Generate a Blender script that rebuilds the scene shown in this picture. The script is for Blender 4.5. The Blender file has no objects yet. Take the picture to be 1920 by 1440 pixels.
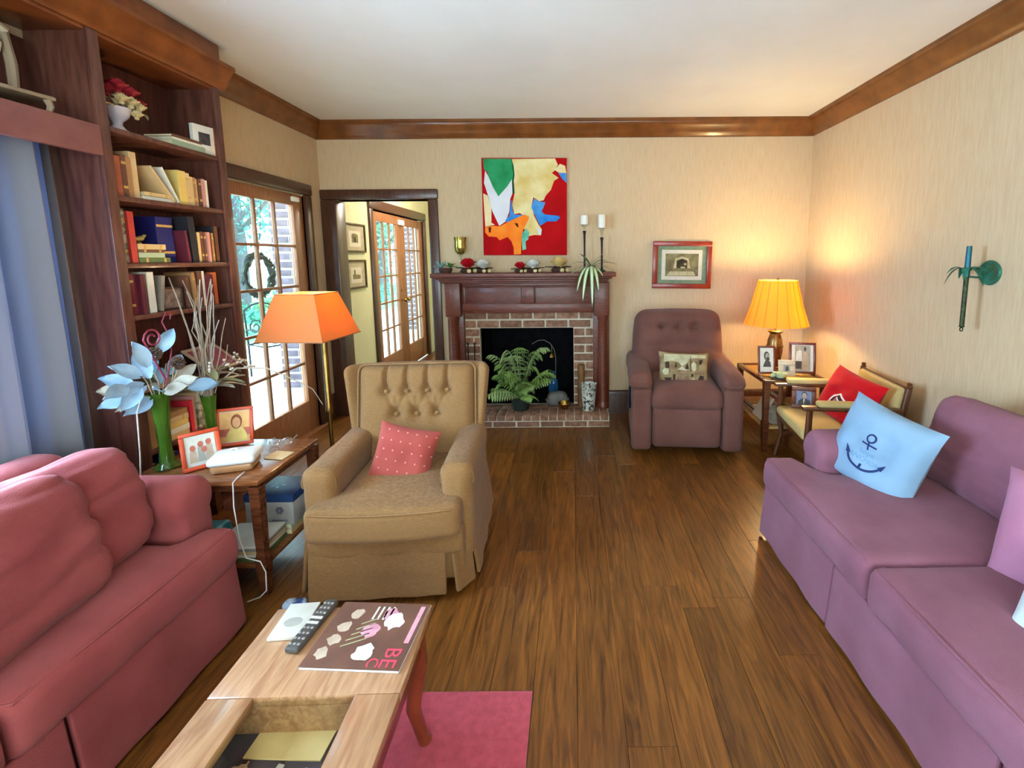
import bpy, bmesh, math, random
from mathutils import Vector, Matrix, Euler, noise
sc = bpy.context.scene
COL = sc.collection
PI = math.pi
rnd = random.Random(11)
# ------------------------------------------------------------------ camera
cam_d = bpy.data.cameras.new('camera')
cam = bpy.data.objects.new('camera', cam_d)
COL.objects.link(cam)
sc.camera = cam
yaw, pitch, roll = math.radians(-0.0832), math.radians(7.2459), math.radians(-0.4471)
fw = Vector((-math.sin(yaw)*math.cos(pitch), math.cos(yaw)*math.cos(pitch), -math.sin(pitch)))
rt0 = Vector((math.cos(yaw), math.sin(yaw), 0))
up0 = rt0.cross(fw)
rt = rt0*math.cos(roll) + up0*math.sin(roll)
up = up0*math.cos(roll) - rt0*math.sin(roll)
cam.matrix_world = Matrix(((rt.x, up.x, -fw.x, 0), (rt.y, up.y, -fw.y, 0), (rt.z, up.z, -fw.z, 1.5175), (0, 0, 0, 1)))
cam_d.sensor_width = 36
cam_d.lens = 860/1920*36
cam_d.shift_x = (960-1075.25)/1920
cam_d.shift_y = (591.85-720)/1920
cam_d.clip_start = 0.02
# ------------------------------------------------------------------ world, daylight, exposure
w = bpy.data.worlds.new('sky'); sc.world = w; w.use_nodes = True
bg = w.node_tree.nodes['Background']
bg.inputs['Color'].default_value = (0.62, 0.90, 1.0, 1)
bg.inputs['Strength'].default_value = 9.0
def area_light(name, loc, rot, sx, sy, power, col):
    l = bpy.data.lights.new(name, 'AREA'); l.shape = 'RECTANGLE'; l.size = sx; l.size_y = sy
    l.energy = power; l.color = col
    o = bpy.data.objects.new(name, l); COL.objects.link(o); o.location = loc; o.rotation_euler = rot
    return o
# unseen fill light added behind the camera to brighten the room
area_light('back_fill_light', (0.0, -1.62, 1.55), (math.radians(90), 0, 0), 3.2, 1.5, 28, (1.0, 0.96, 0.90))
# daylight entering by the curtained window and the glass doors on the left
area_light('side_window_daylight', (-2.75, 1.05, 1.40), (0, math.radians(-90), 0), 1.5, 1.2, 560, (0.66, 0.80, 1.0))
vs = sc.view_settings
vs.view_transform = 'Standard'; vs.look = 'None'; vs.gamma = 1; vs.use_curve_mapping = False
vs.exposure = 0.35
# ------------------------------------------------------------------ helpers
def lin(h):
    h = h.lstrip('#')
    out = []
    for i in (0, 2, 4):
        c = int(h[i:i+2], 16)/255
        out.append(c/12.92 if c <= .04045 else ((c+.055)/1.055)**2.4)
    return (*out, 1)
MATS = {}
def pm(name, c1, c2=None, scale=6, stretch=(1, 1, 1), rough=.6, metal=0, bump=0, bscale=120, bstretch=None, spec=.5,
       detail=4, distort=0, lo=.35, hi=.65, coat=0, sheen=0, world=False, rand=0, emit=None, estr=0, alpha=1, trans=0, ior=1.45):
    if name in MATS: return MATS[name]
    m = bpy.data.materials.new(name); m.use_nodes = True; MATS[name] = m
    nt = m.node_tree; N = nt.nodes; L = nt.links
    b = N['Principled BSDF']
    b.inputs['Roughness'].default_value = rough; b.inputs['Metallic'].default_value = metal
    b.inputs['Specular IOR Level'].default_value = spec
    b.inputs['Coat Weight'].default_value = coat; b.inputs['Coat Roughness'].default_value = .15
    b.inputs['Sheen Weight'].default_value = sheen
    b.inputs['Transmission Weight'].default_value = trans; b.inputs['IOR'].default_value = ior
    b.inputs['Base Color'].default_value = lin(c1)
    if emit:
        b.inputs['Emission Color'].default_value = lin(emit); b.inputs['Emission Strength'].default_value = estr
    if c2 or bump or rand:
        if world:
            g = N.new('ShaderNodeNewGeometry'); src = g.outputs['Position']
        else:
            g = N.new('ShaderNodeTexCoord'); src = g.outputs['Object']
        if rand:
            oi = N.new('ShaderNodeObjectInfo')
            va = N.new('ShaderNodeVectorMath'); va.operation = 'MULTIPLY_ADD'
            L.new(src, va.inputs[0]); va.inputs[1].default_value = (1, 1, 1)
            cx = N.new('ShaderNodeVectorMath'); cx.operation = 'SCALE'; cx.inputs[0].default_value = (17, 11, 7)
            L.new(oi.outputs['Random'], cx.inputs['Scale']); L.new(cx.outputs[0], va.inputs[2])
            src = va.outputs[0]
    if c2:
        mp = N.new('ShaderNodeMapping'); mp.inputs['Scale'].default_value = stretch; L.new(src, mp.inputs['Vector'])
        n = N.new('ShaderNodeTexNoise'); n.inputs['Scale'].default_value = scale; n.inputs['Detail'].default_value = detail
        n.inputs['Distortion'].default_value = distort
        L.new(mp.outputs[0], n.inputs['Vector'])
        cr = N.new('ShaderNodeValToRGB'); cr.color_ramp.elements[0].position = lo; cr.color_ramp.elements[1].position = hi
        cr.color_ramp.elements[0].color = lin(c1); cr.color_ramp.elements[1].color = lin(c2)
        L.new(n.outputs['Fac'], cr.inputs['Fac'])
        out = cr.outputs['Color']
        if rand:
            hs = N.new('ShaderNodeHueSaturation'); mr = N.new('ShaderNodeMapRange')
            mr.inputs['To Min'].default_value = 1-rand; mr.inputs['To Max'].default_value = 1+rand
            L.new(oi.outputs['Random'], mr.inputs['Value']); L.new(mr.outputs[0], hs.inputs['Value']); L.new(out, hs.inputs['Color'])
            out = hs.outputs['Color']
        L.new(out, b.inputs['Base Color'])
    if bump:
        mp2 = N.new('ShaderNodeMapping'); mp2.inputs['Scale'].default_value = bstretch or (1, 1, 1); L.new(src, mp2.inputs['Vector'])
        n2 = N.new('ShaderNodeTexNoise'); n2.inputs['Scale'].default_value = bscale; n2.inputs['Detail'].default_value = 3
        L.new(mp2.outputs[0], n2.inputs['Vector'])
        bp = N.new('ShaderNodeBump'); bp.inputs['Strength'].default_value = bump; bp.inputs['Distance'].default_value = .004
        L.new(n2.outputs['Fac'], bp.inputs['Height']); L.new(bp.outputs[0], b.inputs['Normal'])
    return m
def thin_glass(name, tint, gloss=.08, rough=.02, graze=.7):
    if name in MATS: return MATS[name]
    m = bpy.data.materials.new(name); m.use_nodes = True; MATS[name] = m
    nt = m.node_tree; N = nt.nodes; L = nt.links
    N.remove(N['Principled BSDF'])
    t = N.new('ShaderNodeBsdfTransparent'); t.inputs[0].default_value = lin(tint)
    g = N.new('ShaderNodeBsdfGlossy'); g.inputs['Roughness'].default_value = rough
    mx = N.new('ShaderNodeMixShader'); fr = N.new('ShaderNodeLayerWeight'); fr.inputs['Blend'].default_value = .5
    pw = N.new('ShaderNodeMath'); pw.operation = 'POWER'; pw.inputs[1].default_value = 5
    ad = N.new('ShaderNodeMath'); ad.operation = 'MULTIPLY_ADD'; ad.inputs[1].default_value = graze; ad.inputs[2].default_value = gloss; ad.use_clamp = True
    L.new(fr.outputs['Facing'], pw.inputs[0]); L.new(pw.outputs[0], ad.inputs[0]); L.new(ad.outputs[0], mx.inputs[0])
    L.new(t.outputs[0], mx.inputs[1]); L.new(g.outputs[0], mx.inputs[2])
    L.new(mx.outputs[0], N['Material Output'].inputs[0])
    return m
def translucent(name, col, fac=.6, col2=None, rough=.9, scale=9, open_weave=0):
    if name in MATS: return MATS[name]
    m = bpy.data.materials.new(name); m.use_nodes = True; MATS[name] = m
    nt = m.node_tree; N = nt.nodes; L = nt.links
    N.remove(N['Principled BSDF'])
    d = N.new('ShaderNodeBsdfDiffuse'); d.inputs[0].default_value = lin(col)
    t = N.new('ShaderNodeBsdfTranslucent'); t.inputs[0].default_value = lin(col2 or col)
    mx = N.new('ShaderNodeMixShader'); mx.inputs[0].default_value = fac
    tc = N.new('ShaderNodeTexCoord'); n = N.new('ShaderNodeTexNoise'); n.inputs['Scale'].default_value = scale*10
    L.new(tc.outputs['Object'], n.inputs['Vector'])
    bp = N.new('ShaderNodeBump'); bp.inputs['Strength'].default_value = .25; bp.inputs['Distance'].default_value = .004
    L.new(n.outputs['Fac'], bp.inputs['Height']); L.new(bp.outputs[0], d.inputs['Normal'])
    L.new(d.outputs[0], mx.inputs[1]); L.new(t.outputs[0], mx.inputs[2])
    out = mx.outputs[0]
    if open_weave:
        tp = N.new('ShaderNodeBsdfTransparent'); m3 = N.new('ShaderNodeMixShader'); m3.inputs[0].default_value = open_weave
        L.new(out, m3.inputs[1]); L.new(tp.outputs[0], m3.inputs[2]); out = m3.outputs[0]
    L.new(out, N['Material Output'].inputs[0])
    return m
def T(x=0, y=0, z=0): return Matrix.Translation((x, y, z))
def RX(a): return Matrix.Rotation(math.radians(a), 4, 'X')
def RY(a): return Matrix.Rotation(math.radians(a), 4, 'Y')
def RZ(a): return Matrix.Rotation(math.radians(a), 4, 'Z')
def S(x, y, z): return Matrix.Diagonal((x, y, z, 1))
class MB:
    def __init__(s): s.v = []; s.f = []; s.mi = []
    def add(s, vs, fs, M=None, mi=0):
        o = len(s.v)
        s.v += [tuple(M @ Vector(p)) if M is not None else tuple(p) for p in vs]
        s.f += [tuple(i+o for i in f) for f in fs]; s.mi += [mi]*len(fs); return s
    def box(s, a, b, M=None, mi=0):
        x0, y0, z0 = a; x1, y1, z1 = b
        v = [(x0, y0, z0), (x1, y0, z0), (x1, y1, z0), (x0, y1, z0), (x0, y0, z1), (x1, y0, z1), (x1, y1, z1), (x0, y1, z1)]
        return s.add(v, [(0, 3, 2, 1), (4, 5, 6, 7), (0, 1, 5, 4), (1, 2, 6, 5), (2, 3, 7, 6), (3, 0, 4, 7)], M, mi)
    def rbox(s, h, r, n=6, seg=3, M=None, fn=None, mi=0):
        a = h; r = min(r, min(a)*.999)
        def ax(A):
            inn = A-r
            ps = [-A+r*(1-math.cos(k/seg*PI/2)) for k in range(seg)]
            m = max(1, n if isinstance(n, int) else n)
            mid = [-inn+2*inn*k/m for k in range(m+1)]
            return ps+mid+[-p for p in reversed(ps)]
        X, Y, Z = ax(a[0]), ax(a[1]), ax(a[2])
        idx = {}; vs = []; fs = []
        def vid(x, y, z):
            k = (round(x, 6), round(y, 6), round(z, 6))
            if k in idx: return idx[k]
            p = Vector((x, y, z))
            q = Vector((max(-(a[0]-r), min(a[0]-r, x)), max(-(a[1]-r), min(a[1]-r, y)), max(-(a[2]-r), min(a[2]-r, z))))
            d = p-q
            p2 = q+d.normalized()*r if d.length > 1e-9 else p
            if fn: p2 = Vector(fn(p2))
            idx[k] = len(vs); vs.append(p2); return idx[k]
        def side(U, V, mk, flip):
            for i in range(len(U)-1):
                for j in range(len(V)-1):
                    q = [vid(*mk(U[i], V[j])), vid(*mk(U[i+1], V[j])), vid(*mk(U[i+1], V[j+1])), vid(*mk(U[i], V[j+1]))]
                    if len(set(q)) < 3: continue
                    fs.append(tuple(reversed(q)) if flip else tuple(q))
        side(X, Y, lambda u, v: (u, v, a[2]), False); side(X, Y, lambda u, v: (u, v, -a[2]), True)
        side(Y, Z, lambda u, v: (a[0], u, v), False); side(Y, Z, lambda u, v: (-a[0], u, v), True)
        side(X, Z, lambda u, v: (u, -a[1], v), False); side(X, Z, lambda u, v: (u, a[1], v), True)
        return s.add(vs, fs, M, mi)
    def bb(s, a, b, r=.004, M=None, mi=0):
        c = [(a[i]+b[i])/2 for i in range(3)]; h = [abs(b[i]-a[i])/2 for i in range(3)]
        return s.rbox(h, r, 1, 1, (M or Matrix()) @ T(*c), None, mi)
    def lathe(s, prof, n=24, M=None, mi=0, mod=None):
        vs = []; fs = []
        for (r, z) in prof:
            for k in range(n):
                a = 2*PI*k/n; rr = r*(mod(a, z) if mod else 1)
                vs.append((rr*math.cos(a), rr*math.sin(a), z))
        m = len(prof)
        for i in range(m-1):
            for k in range(n):
                fs.append((i*n+k, i*n+(k+1) % n, (i+1)*n+(k+1) % n, (i+1)*n+k))
        if prof[0][0] > 1e-5: fs.append(tuple(reversed(range(n))))
        if prof[-1][0] > 1e-5: fs.append(tuple((m-1)*n+k for k in range(n)))
        return s.add(vs, fs, M, mi)
    def tube(s, pts, r, n=8, closed=False, M=None, mi=0):
        pts = [Vector(p) for p in pts]; m = len(pts)
        rs = r if isinstance(r, (list, tuple)) else [r]*m
        vs = []; fs = []; up = Vector((0, 0, 1)); prev = None
        for i, p in enumerate(pts):
            a = pts[i-1] if (i > 0 or closed) else pts[i]; b = pts[(i+1) % m] if (i < m-1 or closed) else pts[i]
            t = (b-a)
            t = t.normalized() if t.length > 1e-9 else Vector((0, 0, 1))
            if prev is None:
                u = t.cross(up)
                if u.length < .05: u = t.cross(Vector((1, 0, 0)))
            else:
                u = prev - t*prev.dot(t)
                if u.length < 1e-6: u = t.cross(up)
            u.normalize(); prev = u; v = t.cross(u)
            for k in range(n):
                an = 2*PI*k/n; vs.append(p+(u*math.cos(an)+v*math.sin(an))*rs[i])
        for i in range(m if closed else m-1):
            for k in range(n):
                j = (i+1) % m
                fs.append((i*n+k, i*n+(k+1) % n, j*n+(k+1) % n, j*n+k))
        if not closed:
            fs.append(tuple(reversed(range(n)))); fs.append(tuple((m-1)*n+k for k in range(n)))
        return s.add(vs, fs, M, mi)
    def prism(s, pts, d, M=None, mi=0):
        n = len(pts)
        ar = sum(pts[i][0]*pts[(i+1) % n][1]-pts[(i+1) % n][0]*pts[i][1] for i in range(n))
        if ar < 0: pts = list(reversed(pts))
        vs = [(x, y, 0) for x, y in pts]+[(x, y, d) for x, y in pts]
        fs = [tuple(reversed(range(n))), tuple(range(n, 2*n))]
        fs += [(i, (i+1) % n, n+(i+1) % n, n+i) for i in range(n)]
        return s.add(vs, fs, M, mi)
    def grid(s, fn, nu, nv, M=None, mi=0, flip=False):
        vs = [fn(i/nu, j/nv) for i in range(nu+1) for j in range(nv+1)]
        fs = []
        for i in range(nu):
            for j in range(nv):
                q = (i*(nv+1)+j, (i+1)*(nv+1)+j, (i+1)*(nv+1)+j+1, i*(nv+1)+j+1)
                fs.append(tuple(reversed(q)) if flip else q)
        return s.add(vs, fs, M, mi)
    def pillow(s, w, h, t, n=16, M=None, ear=.06, p=.5, sag=0, amp=0, seed=0, mi=0):
        def pt(u, v, sg):
            x = u*2-1; y = v*2-1
            k = 1-ear*(1-x*x)*abs(y)**2; k2 = 1-ear*(1-y*y)*abs(x)**2
            th = t*(max(0, (1-x**4))*max(0, (1-y**4)))**p
            th *= 1-.25*abs(x*y)
            nz = amp*noise.noise(Vector((x*2.3+seed, y*2.3, sg+seed))) * (1-x*x)*(1-y*y)*2
            return (x*w/2*k2, y*h/2*k, sg*(th/2)+nz - sag*(1-x*x))
        s.grid(lambda u, v: pt(u, v, 1), n, n, M, mi)
        s.grid(lambda u, v: pt(u, v, -1), n, n, M, mi, True)
        return s
    def build(s, name, mat, parent=None, smooth=True, weld=False):
        me = bpy.data.meshes.new(name); me.from_pydata(s.v, [], s.f)
        ms = mat if isinstance(mat, (list, tuple)) else [mat]
        for m in ms: me.materials.append(m)
        if len(ms) > 1: me.polygons.foreach_set('material_index', s.mi)
        if weld:
            bm = bmesh.new(); bm.from_mesh(me); bmesh.ops.remove_doubles(bm, verts=bm.verts, dist=1e-5); bm.to_mesh(me); bm.free()
        me.update()
        if smooth:
            me.polygons.foreach_set('use_smooth', [True]*len(me.polygons))
            try: me.set_sharp_from_angle(angle=math.radians(smooth if smooth is not True else 38))
            except Exception: pass
        o = bpy.data.objects.new(name, me); COL.objects.link(o)
        if parent is not None: o.parent = parent
        return o
def wrinkle(o, amp, f, stretch=(1, 1, 1), seed=0):
    me = o.data; ns = [v.normal.copy() for v in me.vertices]
    for v, nn in zip(me.vertices, ns):
        q = Vector((v.co.x*f*stretch[0]+seed, v.co.y*f*stretch[1], v.co.z*f*stretch[2]))
        v.co = v.co + nn*amp*(noise.noise(q)+.5*noise.noise(q*2.1))
    me.update(); return o
def tag(o, label, cat=None, group=None, kind=None):
    o['label'] = label
    if cat: o['category'] = cat
    if group: o['group'] = group
    if kind: o['kind'] = kind
    return o
def struct(o, label, cat):
    return tag(o, label, cat, None, 'structure')
def thing(name, label, cat, loc=(0, 0, 0), rz=0, group=None):
    o = bpy.data.objects.new(name, None); COL.objects.link(o); o.empty_display_size = .1
    o.location = loc; o.rotation_euler = (0, 0, math.radians(rz)); return tag(o, label, cat, group)
def inst(src, parent, M, name=None):
    o = src.copy(); COL.objects.link(o); o.parent = parent; o.matrix_local = M
    if name: o.name = name
    return o
def text_mb(txt, size, M=None, spacing=1.0):
    cu = bpy.data.curves.new('lettering', 'FONT'); cu.body = txt; cu.size = size; cu.space_character = spacing
    cu.align_x = 'CENTER'; cu.align_y = 'CENTER'; cu.resolution_u = 2
    ob = bpy.data.objects.new('lettering', cu); COL.objects.link(ob)
    dg = bpy.context.evaluated_depsgraph_get(); me = ob.evaluated_get(dg).to_mesh()
    mb = MB(); mb.add([v.co.copy() for v in me.vertices], [tuple(p.vertices) for p in me.polygons], M)
    bpy.data.objects.remove(ob); bpy.data.curves.remove(cu)
    return mb
def ordinal(i): return ['first', 'second', 'third', 'fourth', 'fifth', 'sixth', 'seventh', 'eighth', 'ninth', 'tenth', 'eleventh', 'twelfth', 'thirteenth', 'fourteenth', 'fifteenth', 'sixteenth'][i]
def lamp_light(par, loc_, power, col, rad=.03):
    l = bpy.data.lights.new('lamp_bulb_light', 'POINT'); l.energy = power; l.color = col; l.shadow_soft_size = rad
    o = bpy.data.objects.new('lamp_bulb_light', l); COL.objects.link(o); o.parent = par; o.location = loc_; return o
# ------------------------------------------------------------------ materials
M_wall = pm('wallpaper', '#c6ab89', '#bda07d', scale=30, stretch=(3, 3, .25), rough=.85, bump=.25, bscale=260, bstretch=(1, 1, .15), spec=.2, world=True, lo=.3, hi=.7)
M_hallwall = pm('hall_paint', '#d8d2ae', '#d1cba6', scale=3, rough=.8, spec=.2)
M_ceil = pm('ceiling_paint', '#e0d9cf', '#dad2c7', scale=2, rough=.9, spec=.1, world=True)
M_trim = pm('stained_trim', '#63350f', '#7a4518', scale=9, stretch=(1, 1, 1), rough=.35, spec=.5, coat=.3, world=True, detail=6)
M_casing = pm('dark_casing', '#3c2119', '#52301f', scale=14, stretch=(6, 6, .5), rough=.35, coat=.25, world=True, detail=6)
M_door = pm('door_wood', '#83502f', '#9a6440', scale=16, stretch=(7, 7, .6), rough=.45, coat=.15, world=True, detail=6)
M_plank = pm('oak_plank', '#45230a', '#824e1c', scale=5.5, stretch=(7, .55, 7), rough=.34, spec=.5, coat=.25, world=True, rand=.22, detail=9, distort=1.6, lo=.3, hi=.72, bump=.08, bscale=60, bstretch=(5, .4, 5))
M_floorgap = pm('floor_gap', '#2e1a0c', rough=.8)
M_brass = pm('brass', '#b08d4c', '#8f6d34', scale=12, rough=.25, metal=1)
M_black = pm('black_iron', '#0f0d10', rough=.5, metal=.4)
M_white = pm('white_gloss', '#e9e6e0', rough=.4)
M_pane = thin_glass('window_glass', '#f4fbff', .03)
xL, xR, D, H, YB = -2.32, 2.204, 4.344, 2.74, -1.6
TW = .14
# ------------------------------------------------------------------ floor of single planks
fl = MB().box((xL-TW, YB-TW, -.08), (xR+TW, D+.02, -.006)).build('floor', M_floorgap, None, False)
struct(fl, 'dark stained oak plank floor of the living room', 'floor')
PW = .155
def planks(parent, x0, x1, y0, y1, wood):
    x = x0; r = random.Random(5)
    while x < x1-.01:
        xe = min(x+PW, x1); y = y0-r.random()*1.2
        while y < y1:
            L = r.uniform(1.1, 2.2); a = max(y, y0); b = min(y+L, y1)
            if b-a > .05:
                MB().bb((x+.0006, a+.0006, -.012), (xe-.0006, b-.0006, 0), .0010).build('plank', wood, parent, False)
            y += L
        x = xe
planks(fl, xL, xR, YB, D, M_plank)
fh = MB().box((xL-.0, D+.02, -.08), (-.95, 7.7, -.006)).build('floor', M_floorgap, None, False)
struct(fh, 'oak plank floor of the hall beyond the doorway', 'floor')
planks(fh, xL, -.95, D+.02, 7.7, M_plank)
# ------------------------------------------------------------------ ceilings
struct(MB().box((xL-TW, YB-TW, H), (xR+TW, D+TW, H+.1)).build('ceiling', M_ceil, None, False), 'plain off-white painted ceiling of the living room', 'ceiling')
struct(MB().box((xL-TW, D+TW, 2.6), (-.9, 7.75, 2.7)).build('ceiling', M_ceil, None, False), 'low white ceiling of the hall beyond the doorway', 'ceiling')
# ------------------------------------------------------------------ walls
# left wall: window opening y .25-1.95 z .75-1.98, glass door y 3.08-4.06 z 0-2.07
mb = MB(); a, b = xL-TW, xL
for (y0, y1, z0, z1) in [(YB-TW, .25, 0, H), (.25, 1.95, 0, .75), (.25, 1.95, 1.98, H), (1.95, 3.08, 0, H), (3.08, 4.06, 2.07, H), (4.06, D, 0, H)]:
    mb.box((a, y0, z0), (b, y1, z1))
struct(mb.build('wall_left', M_wall, None, False), 'beige papered wall with the bookcase and the glass door', 'wall')
# far wall: doorway x -2.18..-1.327 z 0-2.06, firebox x -.88..0.005 z 0-.86
mb = MB()
for (x0, x1, z0, z1) in [(xL-TW, -2.18, 0, H), (-2.18, -1.327, 2.06, H), (-1.327, -.88, 0, H), (-.88, .005, .86, H), (.005, xR+TW, 0, H)]:
    mb.box((x0, D, z0), (x1, D+TW, z1))
struct(mb.build('wall_far', M_wall, None, False), 'beige papered wall behind the brick fireplace', 'wall')
struct(MB().box((xR, YB-TW, 0), (xR+TW, D, H)).build('wall_right', M_wall, None, False), 'beige papered wall behind the mauve sofa', 'wall')
mb = MB()  # back wall, with a broad opening added for the fill light
for (x0, x1, z0, z1) in [(xL, -1.6, 0, H), (1.6, xR, 0, H), (-1.6, 1.6, 0, .8), (-1.6, 1.6, 2.3, H)]:
    mb.box((x0, YB-TW, z0), (x1, YB, z1))
struct(mb.build('wall_back', M_wall, None, False), 'beige papered wall at the back of the room with an opening for the added fill light', 'wall')
# hall walls
mb = MB()
hx = -2.30
for (y0, y1, z0, z1) in [(D+TW, 5.36, 0, 2.6), (5.36, 7.16, 2.09, 2.6), (7.16, 7.75, 0, 2.6)]:
    mb.box((hx-TW, y0, z0), (hx, y1, z1))
struct(mb.build('wall_hall_left', M_hallwall, None, False), 'pale green hall wall with two framed prints and double glass doors', 'wall')
struct(MB().box((hx, 7.6, 0), (-.9, 7.75, 2.6)).build('wall_hall_far', M_hallwall, None, False), 'pale green end wall of the hall', 'wall')
struct(MB().box((-1.05, D+TW, 0), (-.95, 7.6, 2.6)).build('wall_hall_right', M_hallwall, None, False), 'pale green hall wall behind the fireplace', 'wall')
# ------------------------------------------------------------------ crown mouldings
prof = [(0, 0), (.012, 0), (.018, .012), (.03, .02), (.045, .045), (.068, .085), (.088, .10), (.092, .118), (.105, .124), (.105, .145), (0, .145)]
def run(name, p0, p1, inward, prf, mat, label, cat='trim', z0=0):
    # profile (out, up) extruded from p0 to p1
    p0 = Vector(p0); p1 = Vector(p1); L = (p1-p0).length; d = (p1-p0).normalized(); n = Vector(inward)
    M = Matrix(((n.x, 0, d.x, p0.x), (n.y, 0, d.y, p0.y), (0, 1, 0, p0.z), (0, 0, 0, 1)))
    return struct(MB().prism(prf, L, M).build(name, mat, None, 50), label, cat)
zc = H-.145
run('trim_1', (xL, D, zc), (xR, D, zc), (0, -1, 0), prof, M_trim, 'stained wood crown moulding along the fireplace wall')
run('trim_2', (xR, YB, zc), (xR, D, zc), (-1, 0, 0), prof, M_trim, 'stained wood crown moulding along the right wall')
run('trim_3', (xL, 2.5, zc), (xL, D, zc), (1, 0, 0), prof, M_trim, 'stained wood crown moulding between the bookcase and the far corner')
# ------------------------------------------------------------------ baseboards
bp = [(0, 0), (.022, 0), (.022, .015), (.016, .02), (.016, .195), (.012, .215), (.004, .228), (0, .232)]
run('baseboard_far', (.34, D, 0), (xR, D, 0), (0, -1, 0), bp, M_casing, 'tall dark baseboard right of the fireplace', 'baseboard')
run('baseboard_right', (xR, YB, 0), (xR, D, 0), (-1, 0, 0), bp, M_casing, 'tall dark baseboard along the right wall', 'baseboard')
run('baseboard_left', (xL, 4.15, 0), (xL, D, 0), (1, 0, 0), bp, M_casing, 'short dark baseboard between the glass door and the corner', 'baseboard')
run('baseboard_hall', (hx, D+TW, 0), (hx, 5.27, 0), (1, 0, 0), bp, M_casing, 'dark baseboard under the hall prints', 'baseboard')
# ------------------------------------------------------------------ door casings
def casing(name, lab, pieces, mat=M_casing):
    e = bpy.data.objects.new(name, None); COL.objects.link(e); struct(e, lab, 'door casing')
    for nm, a, b in pieces: MB().bb(a, b, .012).build(nm, mat, e, 30)
    return e
casing('trim_4', 'dark wood casing around the doorway to the hall', [
    ('side_casing', (-2.318, D-.025, 0), (-2.175, D+TW+.02, 2.06)), ('side_casing', (-1.33, D-.025, 0), (-1.24, D+TW+.02, 2.06)),
    ('head_casing', (-2.318, D-.028, 2.06), (-1.235, D+TW+.02, 2.152))])
casing('trim_5', 'dark wood casing around the glass door beside the bookcase', [
    ('side_casing', (xL-.1, 4.06, 0), (xL+.028, 4.15, 2.07)), ('side_casing', (xL-.1, 2.98, 0), (xL+.02, 3.08, 2.07)),
    ('head_casing', (xL-.1, 2.98, 2.07), (xL+.03, 4.16, 2.165))])
casing('trim_6', 'brown wood casing around the double glass doors in the hall', [
    ('side_casing', (hx-.12, 5.27, 0), (hx+.028, 5.36, 2.09)), ('side_casing', (hx-.12, 7.16, 0), (hx+.028, 7.26, 2.09)),
    ('head_casing', (hx-.12, 5.27, 2.09), (hx+.032, 7.26, 2.2))])
# ------------------------------------------------------------------ glazed doors
def glazed_door(name, lab, W, Ht, st, top, bot, M, knob=None, mat=M_door, nx=3, nz=5):
    e = bpy.data.objects.new(name, None); COL.objects.link(e); struct(e, lab, 'door'); e.matrix_world = M
    th = .022
    MB().bb((0, -th, 0), (st, th, Ht), .004).build('stile', mat, e, 30)
    MB().bb((W-st, -th, 0), (W, th, Ht), .004).build('stile', mat, e, 30)
    MB().bb((st, -th, Ht-top), (W-st, th, Ht), .004).build('top_rail', mat, e, 30)
    MB().bb((st, -th, 0), (W-st, th, bot), .004).build('bottom_rail', mat, e, 30)
    gw, gh = W-2*st, Ht-top-bot
    mw = .022
    for i in range(1, nx):
        x = st+gw*i/nx; MB().bb((x-mw/2, -.015, bot), (x+mw/2, .015, Ht-top), .005).build('muntin', mat, e, 30)
    for j in range(1, nz):
        z = bot+gh*j/nz; MB().bb((st, -.014, z-mw/2), (W-st, .014, z+mw/2), .005).build('muntin', mat, e, 30)
    pw, ph = gw/nx-mw, gh/nz-mw
    src = MB().box((-pw/2, -.002, -ph/2), (pw/2, .002, ph/2)).build('pane', M_pane, e, False)
    first = True
    for i in range(nx):
        for j in range(nz):
            P = T(st+gw*(i+.5)/nx, 0, bot+gh*(j+.5)/nz)
            if first: src.matrix_local = P; first = False
            else: inst(src, e, P, 'pane')
    if knob:
        kx, kz, sgn = knob
        k = MB().lathe([(.0, 0), (.024, .0), (.024, .006), (.009, .01), (.009, .03), (.02, .036), (.026, .048), (.02, .06), (0, .064)], 16, T(kx, sgn*th, kz) @ RX(-90*sgn)).build('door_knob', M_brass, e)
        MB().lathe([(0, 0), (.018, 0), (.018, .008), (.008, .012), (0, .012)], 14, T(kx, sgn*th, kz+.13) @ RX(-90*sgn)).build('deadbolt', M_brass, e)
    return e
# local X -> world Y
def MY(x, y, z): return Matrix(((0, -1, 0, x), (1, 0, 0, y), (0, 0, 1, z), (0, 0, 0, 1)))
d1 = glazed_door('door_1', 'wood glass door with fifteen panes beside the bookcase', .97, 2.05, .135, .095, .27, MY(xL-.03, 3.085, .012))
MB().bb((.80, -.045, 1.985), (.90, -.022, 2.025), .008).build('door_sensor', M_white, d1, 30)
glazed_door('door_2', 'left leaf of the double glass doors in the hall', .895, 2.06, .14, .11, .3, MY(hx-.03, 5.365, .012), (.83, .95, -1))
glazed_door('door_3', 'right leaf of the double glass doors in the hall', .895, 2.06, .14, .11, .3, MY(hx-.03, 6.265, .012), (.065, .95, -1))
tag(MB().bb((hx-.008, 6.17, 1.96), (hx+.03, 6.33, 2.03), .01).build('alarm_sensor', M_white, None, 30), 'small white alarm sensor at the top of the hall glass doors', 'sensor')
# thresholds
struct(MB().bb((xL-.12, 3.0, 0), (xL+.05, 4.14, .012), .004).build('trim_7', M_door, None, 30), 'worn wooden threshold under the glass door', 'threshold')
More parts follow.
